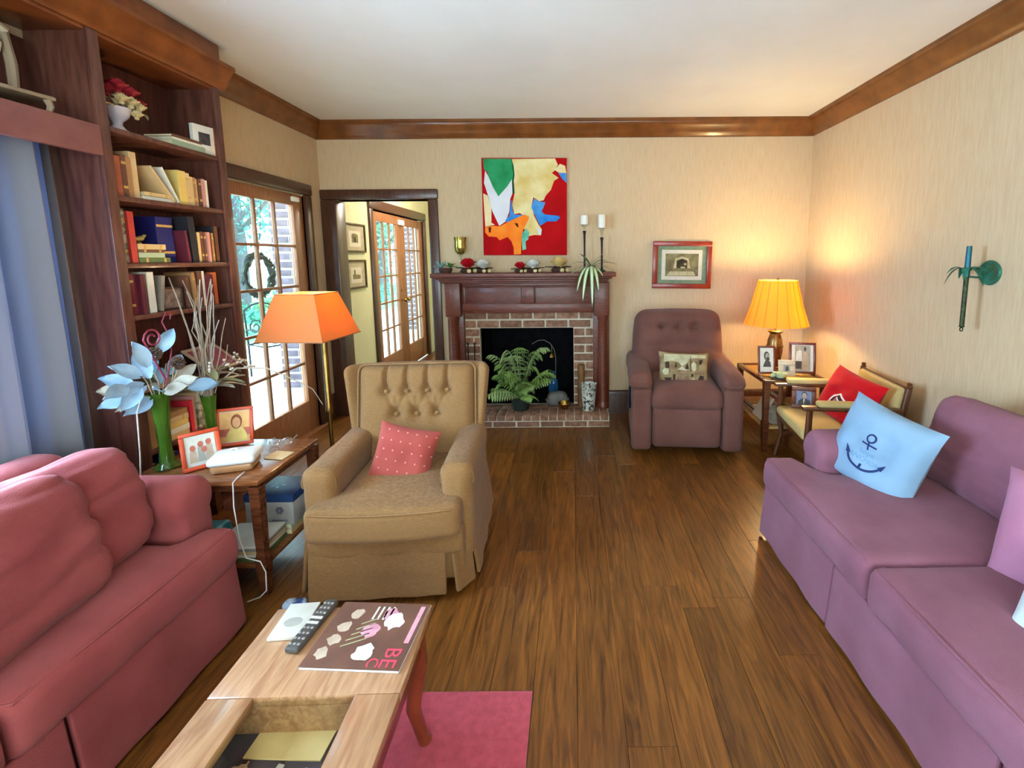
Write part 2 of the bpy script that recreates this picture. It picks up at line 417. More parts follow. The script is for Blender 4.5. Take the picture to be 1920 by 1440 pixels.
# window behind the curtain
e = bpy.data.objects.new('window_1', None); COL.objects.link(e); struct(e, 'white framed window behind the blue curtain', 'window')
for nm, a_, b_ in [('frame', (xL-.12, .25, .75), (xL-.06, .31, 1.98)), ('frame', (xL-.12, 1.89, .75), (xL-.06, 1.95, 1.98)), ('frame', (xL-.12, .31, 1.92), (xL-.06, 1.89, 1.98)),
                   ('frame', (xL-.12, .31, .75), (xL-.06, 1.89, .81)), ('meeting_rail', (xL-.11, .31, 1.34), (xL-.07, 1.89, 1.38)), ('mullion', (xL-.11, 1.08, .81), (xL-.07, 1.12, 1.92))]:
    MB().bb(a_, b_, .004).build(nm, M_white, e, 30)
for (y0, y1) in [(.31, 1.08), (1.12, 1.89)]:
    for (z0, z1) in [(.81, 1.34), (1.38, 1.92)]:
        MB().box((xL-.092, y0, z0), (xL-.088, y1, z1)).build('pane', M_pane, e, False)

# ceiling lamp in the hall
hl = thing('hall_ceiling_lamp', 'white glass dome lamp on the hall ceiling', 'lamp', (-1.55, 5.75, 2.6))
MB().lathe([(0, 0), (.14, 0), (.14, -.02), (0, -.02)], 28).build('canopy', M_brass, hl)
MB().lathe([(0, -.11), (.06, -.105), (.11, -.075), (.13, -.02), (0, -.02)], 28).build('glass_dome', pm('lit_opal_glass', '#f5efe2', emit='#fff0d8', estr=30), hl)
lamp_light(hl, (0, 0, -.2), 38, (1, .93, .80), .1)
# ------------------------------------------------------------------ fireplace of brick
M_brick = pm('old_brick', '#74503e', '#946c56', scale=22, rough=.85, bump=.5, bscale=90, rand=.22, spec=.2)
M_mortar = pm('mortar', '#c9b79f', '#b7a58c', scale=40, rough=.95, bump=.4, bscale=150)
M_soot = pm('soot_black', '#0b0a0c', '#141216', scale=10, rough=.9, spec=.1)
M_mantel = pm('mahogany', '#501f0f', '#6c2f18', scale=12, stretch=(1, 6, 6), rough=.45, coat=.12, world=True, detail=6)
fp = thing('fireplace', 'brick fireplace with a raised brick hearth and a black firebox', 'fireplace', (-.42, 4.3, 0))
def loc(o, x, y, z): return (o.location.x+x, o.location.y+y, o.location.z+z)
F0 = Vector((-.42, 4.3, 0))
def rel(p): return (p[0]-F0.x, p[1]-F0.y, p[2]-F0.z)
def rbx(a, b, nm, mat, par, r=.005):
    return MB().bb(rel(a), rel(b), r).build(nm, mat, par, 30)
# mortar bed of the surround
mb = MB()
for a, b in [((-1.02, 4.285, .11), (-.88, D, 1.015)), ((.005, 4.285, .11), (.19, D, 1.015)), ((-.88, 4.285, .86), (.005, D, 1.015))]:
    mb.box(rel(a), rel(b))
mb.build('mortar_bed', M_mortar, fp, False)
_bm = {}
def brick(x0, x1, y0, y1, z0, z1):
    k = (round(x1-x0, 3), round(y1-y0, 3), round(z1-z0, 3))
    c = rel(((x0+x1)/2, (y0+y1)/2, (z0+z1)/2))
    jit = RX(rnd.uniform(-.6, .6)) @ RY(rnd.uniform(-.5, .5)) @ RZ(rnd.uniform(-.6, .6))
    if k not in _bm:
        o = MB().rbox((k[0]/2, k[1]/2, k[2]/2), .006, 1, 1).build('brick', M_brick, fp, 30); _bm[k] = o
        o.matrix_local = T(*c) @ jit
    else: inst(_bm[k], fp, T(*c) @ jit, 'brick')
yf, yb = 4.270, 4.33
BL, BH, J = .198, .063, .018
# two upper courses
for row, (z, off) in enumerate([(.867, .10), (.948, 0)]):
    x = -1.015-off
    while x < .185:
        a, b = max(x, -1.015), min(x+BL, .185)
        if b-a > .03: brick(a, b, yf, yb, z, z+BH)
        x += BL+J
# side courses
z = .867-.081; row = 0
while z > .1:
    for (a, b, s) in [(-1.015, -.885, 0), (.01, .185, 1)]:
        if row % 2 == s or (b-a) < .14 and row % 2 == 0:
            brick(a, b, yf, yb, z, z+BH)
        else:
            m = a+(b-a)*.6
            brick(a, m-J/2, yf, yb, z, z+BH); brick(m+J/2, b, yf, yb, z, z+BH)
    z -= .081; row += 1
# raised hearth
HX0, HX1, HY = -1.15, .325, 3.97
MB().box(rel((HX0, HY+.006, 0)), rel((HX1-.004, 4.34, .106))).build('hearth_bed', M_mortar, fp, False)
x = HX0+.0
k = 0
while x < HX1-.02:
    b = min(x+BL, HX1); brick(x, b, HY, HY+.09, .006, .052); x = b+.016
n = int((HX1+.015-HX0)/.0775)
for i in range(n):
    a = HX0+i*.0775; brick(a, a+.066, HY-.012, HY+.19, .066, .118)
x = HX0+.06
while x < HX1-.02:
    b = min(x+BL, HX1-.01); brick(x, b, HY+.202, 4.285, .07, .116); x = b+.012
# side of hearth facing right
brick(HX1-.03, HX1+.004, HY+.1, HY+.3, .006, .052)
# firebox
mb = MB()
mb.box(rel((-.93, 4.36, .0)), rel((.05, 4.95, .1)))
mb.box(rel((-.93, 4.90, .1)), rel((.05, 4.95, .95)))
mb.box(rel((-.93, 4.345, .1)), rel((-.88, 4.9, .95))); mb.box(rel((.005, 4.345, .1)), rel((.05, 4.9, .95)))
mb.box(rel((-.93, 4.345, .90)), rel((.05, 4.9, .95)))
mb.build('firebox', M_soot, fp, False)
# ------------------------------------------------------------------ mantelpiece
mp = thing('mantelpiece', 'dark red-brown wooden mantelpiece with panelled frieze and round columns', 'mantelpiece', (-.42, 4.3, 0))
def mbx(a, b, nm, r=.004): return MB().bb(rel(a), rel(b), r).build(nm, M_mantel, mp, 30)
mbx((-1.255, 4.04, 1.345), (.385, 4.343, 1.385), 'shelf', .008)
mb = MB()
for (dx, y0, z0, z1) in [(.035, 4.075, 1.325, 1.345), (.06, 4.105, 1.305, 1.325), (.075, 4.13, 1.29, 1.305)]:
    mb.bb(rel((-1.255+dx, y0, z0)), rel((.385-dx, 4.343, z1)), .005)
mb.build('cornice', M_mantel, mp, 30)
mbx((-1.015, 4.225, 1.012), (.19, 4.343, 1.29), 'frieze')
# frame of the frieze: rails and stiles standing proud of two sunk panels
mbx((-1.015, 4.205, 1.012), (.19, 4.226, 1.098), 'rail'); mbx((-1.015, 4.205, 1.255), (.19, 4.226, 1.291), 'rail')
mbx((-.47, 4.19, 1.098), (-.35, 4.226, 1.255), 'centre_block', .006)
mbx((-1.015, 4.205, 1.098), (-.985, 4.226, 1.255), 'stile'); mbx((.16, 4.205, 1.098), (.19, 4.226, 1.255), 'stile')
for x0, x1 in [(-.985, -.47), (-.35, .16)]:
    mb = MB()
    for a, b in [((x0, 4.212, 1.098), (x1, 4.226, 1.108)), ((x0, 4.212, 1.245), (x1, 4.226, 1.255)), ((x0, 4.212, 1.108), (x0+.01, 4.226, 1.245)), ((x1-.01, 4.212, 1.108), (x1, 4.226, 1.245))]:
        mb.bb(rel(a), rel(b), .003)
    mb.build('panel_moulding', M_mantel, mp, 30)
for x0, x1, cx in [(-1.165, -1.015, -1.10), (.19, .34, .275)]:
    mbx((x0, 4.23, .118), (x1, 4.343, 1.29), 'pilaster')
    mbx((x0+.005, 4.14, .985), (x1-.005, 4.232, 1.292), 'capital_block', .01)
    pr = [(.0, 0), (.062, 0), (.062, .03), (.052, .045), (.05, .07), (.047, .3), (.045, .6), (.042, .82), (.05, .835), (.052, .87), (0, .87)]
    MB().lathe(pr, 24, T(*rel((cx, 4.19, .118)))).build('column', M_mantel, mp)
# ------------------------------------------------------------------ painting over the mantel
def frame_mb(w, h, fw_, d, r=.004):
    mb = MB()
    mb.bb((-w/2, -d, -h/2), (w/2, 0, -h/2+fw_), r); mb.bb((-w/2, -d, h/2-fw_), (w/2, 0, h/2), r)
    mb.bb((-w/2, -d, -h/2+fw_), (-w/2+fw_, 0, h/2-fw_), r); mb.bb((w/2-fw_, -d, -h/2+fw_), (w/2, 0, h/2-fw_), r)
    return mb
pt = thing('painting', 'large unframed abstract painting in red, green, yellow, white, blue and orange', 'painting', (-.4345, D-.004, 1.9785))
pt.rotation_euler = (0, math.radians(.4), 0)
PWd, PHt = .775, .875
MB().bb((-PWd/2, -.032, -PHt/2), (PWd/2, 0, PHt/2), .004).build('canvas', pm('paint_red', '#b3070d', '#a20409', scale=5, rough=.8, spec=.15), pt, 30)
def pc(u, v): return ((u-590)/770*PWd-PWd/2, PHt/2-(v-130)/865*PHt)
def paint(nm, pts, mat, lay):
    q = [pc(*p) for p in pts]
    me = MB().prism(q, .0012, T(0, -.0325-lay*.0008, 0) @ RX(90))
    return me.build(nm, mat, pt, False)
K = {n: pm('paint_'+n, a, b, scale=s_, rough=.8, bump=.3, bscale=40, spec=.15) for n, a, b, s_ in [
    ('yellow', '#cfae62', '#e0cf9a', 6), ('green', '#1f7a45', '#2f8f5a', 7), ('white', '#d9d6d8', '#cbc8cc', 6), ('blue', '#1f6fb8', '#4f8fc4', 9), ('orange', '#f0721a', '#f58a2a', 8), ('cream', '#e6d3ac', '#d9bd80', 6), ('teal', '#2f9a7c', '#7fb59a', 20), ('darkgreen', '#14452f', None, 6), ('brown', '#5a1410', None, 6)]}
paint('yellow_patch', [(868, 140), (1255, 135), (1280, 190), (1250, 240), (1225, 262), (1285, 305), (1245, 330), (1215, 410), (1165, 465), (1150, 500), (1110, 510), (1055, 475), (1040, 540), (1060, 640), (1100, 720), (1130, 760), (1122, 815), (1060, 812), (1010, 822), (960, 745), (1000, 660), (930, 615), (880, 625), (862, 540), (885, 440), (872, 300)], K['yellow'], 0)
paint('cream_patch', [(600, 440), (640, 460), (672, 560), (668, 700), (700, 720), (612, 738), (606, 600)], K['cream'], 0)
paint('green_patch', [(605, 138), (862, 138), (882, 200), (888, 280), (872, 330), (815, 385), (740, 470), (690, 400), (640, 250), (612, 230)], K['green'], 1)
paint('white_patch', [(622, 240), (650, 290), (690, 385), (738, 468), (820, 380), (862, 318), (866, 440), (845, 490), (835, 600), (800, 690), (740, 730), (680, 600), (650, 480), (610, 350)], K['white'], 2)
paint('dark_line', [(862, 140), (876, 200), (888, 280), (880, 330), (886, 440), (866, 440), (868, 320), (876, 270), (866, 200)], K['darkgreen'], 3)
paint('blue_patch', [(852, 510), (862, 500), (866, 600), (890, 632), (970, 630), (960, 645), (870, 670), (810, 700), (795, 680), (835, 640)], K['blue'], 3)
paint('blue_patch', [(1062, 488), (1110, 512), (1165, 520), (1150, 560), (1130, 600), (1160, 628), (1285, 640), (1300, 660), (1260, 690), (1180, 690), (1115, 730), (1075, 650), (1035, 560)], K['blue'], 3)
paint('orange_patch', [(610, 742), (690, 730), (745, 735), (800, 705), (870, 672), (975, 628), (1015, 650), (1000, 690), (960, 760), (945, 830), (935, 985), (870, 990), (870, 930), (850, 870), (815, 830), (740, 860), (715, 830), (640, 825), (610, 790)], K['orange'], 4)
paint('brown_mark', [(880, 705), (912, 708), (918, 745), (900, 735)], K['brown'], 5)
paint('brown_mark', [(640, 745), (668, 740), (660, 790), (645, 790)], K['brown'], 5)
paint('teal_patch', [(985, 755), (1015, 785), (1005, 850), (980, 870), (985, 940), (950, 950), (945, 850), (950, 800)], K['teal'], 5)
paint('white_fleck', [(1085, 745), (1128, 770), (1122, 815), (1100, 800)], K['white'], 4)
paint('white_patch', [(1250, 235), (1300, 182), (1345, 200), (1358, 262), (1290, 260)], K['cream'], 2)
paint('blue_patch', [(1285, 262), (1358, 265), (1358, 350), (1320, 315)], K['blue'], 3)
# ------------------------------------------------------------------ framed prints
M_redframe = pm('red_wood_frame', '#7a1a10', '#8f2a14', scale=10, rough=.35, coat=.3)
M_goldframe = pm('dark_gold_frame', '#3a2a18', '#5a4526', scale=20, rough=.4, metal=.2)
M_matg = pm('green_mat', '#6d7d62', '#7d8a6c', scale=30, rough=.9)
M_matw = pm('cream_mat', '#d2c7b6', '#c9bda9', scale=30, rough=.9)
M_matt = pm('taupe_mat', '#a89a80', '#b4a78e', scale=30, rough=.9)
M_sepia = pm('sepia_print', '#5f5535', '#8a7d55', scale=14, rough=.8, detail=8)
M_sepd = pm('sepia_dark', '#2c2110', '#4a3a20', scale=30, rough=.8)
M_sepl = pm('sepia_light', '#c0b08a', '#a8966c', scale=25, rough=.8)
M_clear = thin_glass('picture_glass', '#ffffff', .0, .05)
def flat(pts, y, mat, par, nm='print_shape', th=.0008):
    return MB().prism(pts, th, T(0, y, 0) @ RX(90)).build(nm, mat, par, False)
def rect(x0, z0, x1, z1): return [(x0, z0), (x1, z0), (x1, z1), (x0, z1)]
def ell(cx, cz, rx, rz, n=18, a0=0, a1=2*PI): return [(cx+rx*math.cos(a0+(a1-a0)*i/n), cz+rz*math.sin(a0+(a1-a0)*i/n)) for i in range(n)]
pf = thing('framed_print', 'sepia courtyard print with green mat in a red wooden frame above the recliner', 'picture', (1.028, D, 1.4385))
pf.rotation_euler = (0, math.radians(.9), 0)
frame_mb(.55, .44, .045, .03).build('frame', M_redframe, pf, 30)
MB().box((-.25, -.012, -.2), (.25, -.002, .2)).build('mat_board', M_matg, pf, False)
flat(rect(-.19, -.14, .19, .14), -.0122, M_matw, pf, 'inner_mat')
flat(rect(-.155, -.105, .155, .105), -.0132, M_sepia, pf, 'print')
flat([(-.08, -.03), (-.05, -.03), (-.05, .04), (0, .06), (.05, .04), (.05, -.03), (.08, -.03), (.06, .06), (0, .08), (-.065, .06)], -.0141, M_sepl, pf)
flat([(-.05, -.03), (.05, -.03), (.05, .04), (0, .058), (-.05, .04)], -.0142, M_sepd, pf)
flat(rect(.018, -.002, .042, .018), -.0151, M_sepl, pf); flat(rect(-.012, -.03, .03, -.016), -.0151, M_sepl, pf)
flat([(-.11, -.06), (.11, -.06), (.13, -.1), (-.14, -.1)], -.0142, M_sepl, pf)
MB().box((-.228, -.022, -.173), (.228, -.02, .173)).build('picture_glass', M_clear, pf, False)
def hall_print(y0, y1, z0, z1, lab, tower):
    o = thing('framed_print', lab, 'picture', (hx, (y0+y1)/2, (z0+z1)/2), 90, 'framed prints on the hall wall')
    w_, h_ = y1-y0, z1-z0
    frame_mb(w_, h_, .022, .024).build('frame', M_goldframe, o, 30)
    MB().box((-w_/2+.01, -.01, -h_/2+.01), (w_/2-.01, -.002, h_/2-.01)).build('mat_board', M_matt, o, False)
    flat(rect(-w_*.27, -h_*.3, w_*.27, h_*.24), -.0102, M_matw, o, 'print')
    if tower:
        flat([(-.08, -.05), (.09, -.05), (.09, -.01), (-.02, .0), (-.02, .045), (-.05, .045), (-.05, 0), (-.08, 0)], -.0112, M_sepia, o)
    else:
        flat([(-.07, -.05), (.07, -.05), (.07, .03), (.03, .045), (-.04, .045), (-.07, .03)], -.0112, M_sepia, o)
        flat(rect(-.03, -.04, .02, .01), -.0121, M_sepd, o)
    return o
hall_print(4.66, 5.14, 1.585, 1.89, 'upper of the two framed prints on the pale green hall wall', False)
hall_print(4.66, 5.11, 1.205, 1.51, 'lower framed print of a towered building on the hall wall', True)
# ------------------------------------------------------------------ wall sconce
M_verd = pm('verdigris', '#1d5a44', '#2f7d6c', scale=30, rough=.5, metal=.5, bump=.4, bscale=60)
M_verdb = pm('verdigris_blue', '#1f5a6a', '#23584a', scale=8, rough=.45, metal=.5)
M_bronze = pm('aged_bronze', '#3d4a26', '#20180f', scale=40, rough=.5, metal=.5)
scn = thing('wall_sconce', 'green metal palm sconce with a round dish on the right wall', 'sconce', (xR, 2.42, 1.42))
MB().lathe([(.0, .0), (.062, .0), (.066, .006), (.06, .016), (.05, .012), (.03, .006), (0, .004)], 28, RY(-90)).build('wall_dish', M_verd, scn)
MB().tube([(-.005, 0, -.01), (-.05, 0, -.025), (-.115, .01, -.02)], .005, 8).build('arm', M_verd, scn)
MB().lathe([(0, -.29), (.011, -.29), (.013, -.285), (.011, -.28), (.0115, -.02), (0, -.02)], 14, T(-.118, .01, 0)).build('torch_shaft', M_bronze, scn)
MB().lathe([(0, -.02), (.013, -.02), (.0135, .02), (.012, .14), (.0, .14)], 14, T(-.118, .01, 0)).build('torch_cup', M_verdb, scn)
MB().tube([(-.118+.008*math.cos(a), .01, -.302+.01*math.sin(a)) for a in [i*2*PI/12 for i in range(12)]], .003, 6, True).build('ring', M_bronze, scn)
for k in range(7):
    a = k*2*PI/7+.3
    pts = []
    lf = MB()
    def lp(u, v, a=a, k=k):
        r = .012+.085*u; zz = .012+.03*math.sin(u*2.6)-.03*u*u*(1+(k % 3))
        wd = .015*math.sin(PI*min(1, u*.93+.05))*(v-.5)*2
        return (-.118+r*math.cos(a)-wd*math.sin(a), .01+r*math.sin(a)+wd*math.cos(a), zz-.006*abs(v-.5))
    lf.grid(lp, 8, 2); lf.build('palm_leaf', M_verd, scn)
# ------------------------------------------------------------------ upholstery
def fabric(name, a, b, rough=.85, sheen=.08, bs=380, bump=.35, scale=5, st=(1, 1, 1)):
    return pm(name, a, b, scale=scale, rough=rough, bump=bump, bscale=bs, spec=.15, sheen=sheen, stretch=st, lo=.3, hi=.7)
M_mauve = fabric('mauve_chenille', '#794854', '#885663')
M_rose = fabric('rose_chenille', '#863a3a', '#974a47')
M_tan = fabric('tan_weave', '#75502c', '#8d663e', scale=60, st=(1, 1, 12), bs=420)
M_plum = fabric('plum_microfibre', '#5f3a32', '#6d463c', bump=.2)
def smooth(a, b, x):
    t = max(0, min(1, (x-a)/(b-a))); return t*t*(3-2*t)
def roll_outline(r, cz, hw, z0, n=16):
    pts = []
    for i in range(n+1):
        a = math.radians(-35+250*i/n); pts.append((r*math.cos(a), cz+r*math.sin(a)))
    return pts+[(-hw, cz-r*.85), (-hw, z0), (hw, z0), (hw, cz-r*.85)]
def ext_round(mb, out, y0, y1, r, M=None, seg=4, ny=8):
    # outline (x,z) extruded along y from y0 to y1 with softened ends
    cx = sum(p[0] for p in out)/len(out); cz = sum(p[1] for p in out)/len(out)
    sx = max(p[0] for p in out)-min(p[0] for p in out); n = len(out)
    rings = [(y0+r*(1-math.cos(k/seg*PI/2)), 1-(2*r/sx)*(1-math.sin(k/seg*PI/2))) for k in range(seg+1)]
    ys = rings + [(y0+r+(y1-y0-2*r)*k/ny, 1) for k in range(1, ny)] + [(y1-(y-y0), s) for y, s in reversed(rings)]
    vs = []; fs = []
    for y, s in ys:
        for (x, z) in out: vs.append((cx+(x-cx)*s, y, cz+(z-cz)*s))
    for i in range(len(ys)-1):
        for k in range(n): fs.append((i*n+k, i*n+(k+1) % n, (i+1)*n+(k+1) % n, (i+1)*n+k))
    fs.append(tuple(reversed(range(n)))); m = (len(ys)-1)*n; fs.append(tuple(m+k for k in range(n)))
    # outline runs counter-clockwise seen from -y -> faces outward need a flip
    fs = [tuple(reversed(f)) for f in fs]
    return mb.add(vs, fs, M)
def sofa(name, label, mat, loc_, rz, W, DP, seams, armh, backs, seat=.45, pleats=(), armset=.17, armout=0, wr=.007):
    o = thing(name, label, 'sofa', loc_, rz)
    hw = W/2; aw = .10
    MB().rbox((hw-.03, (DP-.08)/2, .135), .03, 4, 2, T(0, -DP/2-.01, .185)).build('base', mat, o)
    # back frame
    b = MB().rbox((hw-.02, .09, (armh+.13-.08)/2), .07, 6, 4, T(0, -.11, (armh+.13+.08)/2)).build('back', mat, o)
    # skirt panels
    xs = [-hw]+list(pleats)+[hw]
    for i in range(len(xs)-1):
        x0, x1 = xs[i]+.006, xs[i+1]-.006
        def sk(p, x0=x0, x1=x1):
            f = (.15-p.z)/.27
            return (p.x, p.y-.022*f+.004*math.sin(p.x*23), p.z)
        MB().rbox(((x1-x0)/2, .009, .135), .008, 14, 2, T((x0+x1)/2, -DP+.02, .15), sk).build('skirt', mat, o)
    for s in (-1, 1):
        MB().rbox((.009, (DP-.06)/2, .135), .008, 8, 2, T(s*(hw-.005), -DP/2+.0, .15)).build('skirt', mat, o)
    # rolled arms set back behind the T-cushions
    for s in (-1, 1):
        mb = MB(); ext_round(mb, roll_outline(aw, armh-aw, .085, .06), -DP+armset, -.06, .045, T(s*(hw-aw-.005+armout), 0, 0))
        a = mb.build('arm', mat, o, 60); wrinkle(a, .006, 9, seed=s*3)
    # seat cushions
    ed = [-hw+.0]+list(seams)+[hw-.0]
    th = .165
    for i in range(len(ed)-1):
        x0, x1 = ed[i]+.004, ed[i+1]-.004; cx, w2 = (x0+x1)/2, (x1-x0)/2
        dpt = DP-.22; cy = -DP-.005+dpt/2
        lo_arm = i == 0; hi_arm = i == len(ed)-2
        inner = hw-2*aw-.015+armout
        def fn(p, cx=cx, w2=w2, lo_arm=lo_arm, hi_arm=hi_arm, dpt=dpt, cy=cy):
            x, y, z = p.x+cx, p.y, p.z
            t = smooth(-.03, .03, y+cy-(-DP+armset-.02))
            if hi_arm and x > inner-.15:
                lim = hw+(inner-hw)*t; x = inner-.15+(x-inner+.15)*(lim-inner+.15)/(hw-inner+.15)
            if lo_arm and x < -inner+.15:
                lim = hw+(inner-hw)*t; x = -(inner-.15+(-x-inner+.15)*(lim-inner+.15)/(hw-inner+.15))
            u = p.x/w2; v = p.y/(dpt/2)
            z += (.022*(1-u*u)*(1-v*v) if z > 0 else 0)
            y += -.012*(1-(z/(th/2))**2)*(1 if y < 0 else 0)
            return (x-cx, y, z)
        c = MB().rbox((w2, dpt/2, th/2), .035, 16, 3, T(cx, cy, seat-th/2-.012), fn).build('seat_cushion', mat, o); wrinkle(c, .004, 7, seed=i)
        pp = [(x0+.012, cy-dpt/2+.05, seat-.022), (x0+.02, cy-dpt/2+.012, seat-.022), (cx, cy-dpt/2+.004, seat-.018), (x1-.02, cy-dpt/2+.012, seat-.022), (x1-.012, cy-dpt/2+.05, seat-.022)]
        MB().tube(pp, .0055, 6).build('piping', mat, c)
    for i, (x, y, z, w, h, t, tilt, rzz) in enumerate(backs):
        def fb(p, w=w, h=h, t=t):
            u = p.x/(w/2); v = p.z/(h/2)
            k = 1+.16*(1-u*u)*(1-v*v)
            return (p.x*(1-.02*abs(v)), p.y*k*(1-.15*max(0, v)), p.z-.012*(1-u*u)*0)
        c = MB().rbox((w/2, t/2, h/2), min(.085, t*.42), 24, 5, T(x, y, z) @ RZ(rzz) @ RX(tilt), fb).build('back_cushion', mat, o); wrinkle(c, wr, 7, (.5, 1, 2.6), i*7); wrinkle(c, wr*.28, 22, (.25, 1, 1.6), i*5)
    return o
sofa('sofa', 'rose red sofa with loose back cushions in front of the curtained window', M_rose, (-2.165, .66, 0), 90, 2.2, .78,
     [-.36+.68], .655,
     [(.655, -.45, .635, .70, .42, .23, -9, 0), (.41, -.55, .645, .72, .43, .20, -12, 4)], .455, [.45], .13, .09, .013)
sofa('sofa', 'mauve skirted sofa with rolled arms along the right wall', M_mauve, (2.10, 1.18, 0), -90, 2.36, 1.07,
     [-.30, .36], .63, [(-.64, -.27, .63, .74, .44, .23, -12, 0), (.08, -.27, .63, .70, .44, .23, -12, 0), (.70, -.27, .63, .66, .44, .23, -12, 0)], .46, [-.52, .2], .19)
# ------------------------------------------------------------------ tan button-back recliner
tr = thing('wing_recliner', 'tan woven wing-back recliner with a button-tufted back and a skirt', 'armchair', (-.855, 2.27, 0), 4)
MB().rbox((.335, .37, .13), .03, 6, 3, T(0, -.01, .20)).build('base', M_tan, tr)
def flare(p):
    f = max(0, (.3-p.z)/.28); return (p.x*(1+.05*f), p.y*(1+.05*f), p.z)
def panel(a, b, z0=.035, z1=.30, nm='skirt', n=10):
    a = Vector(a); b = Vector(b); L = (b-a).length; ang = math.degrees(math.atan2(b.y-a.y, b.x-a.x))
    def fn(p):
        f = (.135-p.z)/.27
        return (p.x, p.y-.035*f+.004*math.sin(p.x*30), p.z)
    return MB().rbox((L/2, .009, (z1-z0)/2), .008, n, 2, T((a.x+b.x)/2, (a.y+b.y)/2, (z0+z1)/2) @ RZ(ang), fn).build(nm, M_tan, tr)
panel((-.335, -.385), (.255, -.385)); panel((.27, -.385), (.345, -.30)); panel((.345, -.29), (.345, .36)); panel((-.345, .36), (-.345, -.37)); panel((.345, .38), (-.345, .38))
# front apron under the cushion
MB().rbox((.335, .03, .075), .025, 8, 3, T(0, -.375, .285)).build('apron', M_tan, tr)
# T-shaped seat cushion
def tf(p):
    x, y, z = p
    t = smooth(-.02, .04, y+.20)
    inn = .235
    s = 1 if x > 0 else -1; ax = abs(x)
    if ax > inn-.12: ax = inn-.12+(ax-inn+.12)*((.33+(inn-.33)*t)-inn+.12)/(.33-inn+.12)
    u = x/.33; v = y/.33
    y -= .03*(1-u*u)*(1 if y < -.2 else 0)
    z += .02*(1-u*u)*(1-v*v) if z > 0 else 0
    return (s*ax, y, z)
c = MB().rbox((.33, .33, .075), .035, 18, 4, T(0, -.11, .385), tf).build('seat_cushion', M_tan, tr); wrinkle(c, .003, 8)
pp = []
for i in range(25):
    x = -.32+.64*i/24; u = x/.33; pp.append((x, -.11-.326-.03*(1-u*u)+(.03 if i in (0, 24) else 0), .447))
MB().tube(pp, .0055, 6).build('piping', M_tan, c)
for s in (-1, 1):
    a = MB().rbox((.070, .295, .235), .052, 10, 4, T(s*.302, -.055, .365), lambda p: (p.x*(1+.10*smooth(.12, .2, p.z)), p.y, p.z)).build('arm', M_tan, tr); wrinkle(a, .004, 10, seed=s)
    # seam cuff at the arm front
    MB().tube([(s*.302+.074*math.cos(t_), -.318, .53+.068*math.sin(t_)) for t_ in [math.radians(-20+220*k/14) for k in range(15)]], .004, 6).build('piping', M_tan, a)
# wing back
BM = T(0, .30, .64) @ RX(-11)
def shell(p):
    u = abs(p.x)/.40; v = (p.z+.28)/.56
    w_ = .40*(.86+.14*v)
    x = p.x/.40*w_
    return (x, p.y - .11*smooth(.72, 1, u)*(.35+.65*v)*(1 if p.y < 0.02 else .75), p.z+.012*(1-u*u))
MB().rbox((.40, .055, .28), .05, 14, 4, BM, shell).build('back_shell', M_tan, tr)
btn = [(-.165, .14), (-.055, .14), (.055, .14), (.165, .14), (-.11, .015), (0, .015), (.11, .015)]
def tuft(p):
    x, y, z = p
    if y < 0:
        u = x/.315; v = z/.285
        y -= .035*(1-u**4)*(1-v**4)
        for (bx, bz) in btn:
            r2 = (x-bx)**2+(z-bz)**2; y += .038*math.exp(-r2/.0011)+.014*math.exp(-r2/.006)
        for (bx, bz) in btn[:4]:
            if z > bz: y += .024*math.exp(-((x-bx)/.012)**2)*smooth(bz, bz+.03, z)
        for (bx, bz) in btn[4:]:
            if z > bz and z < .14: y += .012*math.exp(-((x-bx)/.016)**2)*math.sin(PI*(z-bz)/.125)
            for s in (-1, 1):
                t = (z-bz)/.125
                if 0 < t < 1: y += .012*math.sin(PI*t)*math.exp(-((x-bx-s*.055*t)/.014)**2)
    return (x, y, z)
MI = BM @ T(0, -.075, -.01)
MB().rbox((.315, .05, .285), .045, 76, 4, MI, tuft).build('tufted_back', M_tan, tr)
per = []
for (sx, sz) in [(1, 1), (-1, 1), (-1, -1), (1, -1)]:
    for k in range(5):
        a = math.atan2(sz, sx)-PI/4+k/4*PI/2
        per.append(MI @ Vector((sx*(.315-.04)+.045*math.cos(a), -.035, sz*(.285-.04)+.045*math.sin(a))))
MB().tube(per, .0055, 6, True).build('piping', M_tan, tr)
for (bx, bz) in btn:
    MB().lathe([(0, -.004), (.012, -.003), (.012, .003), (.007, .007), (0, .008)], 12, MI @ T(bx, -.047, bz) @ RX(90)).build('button', M_tan, tr)
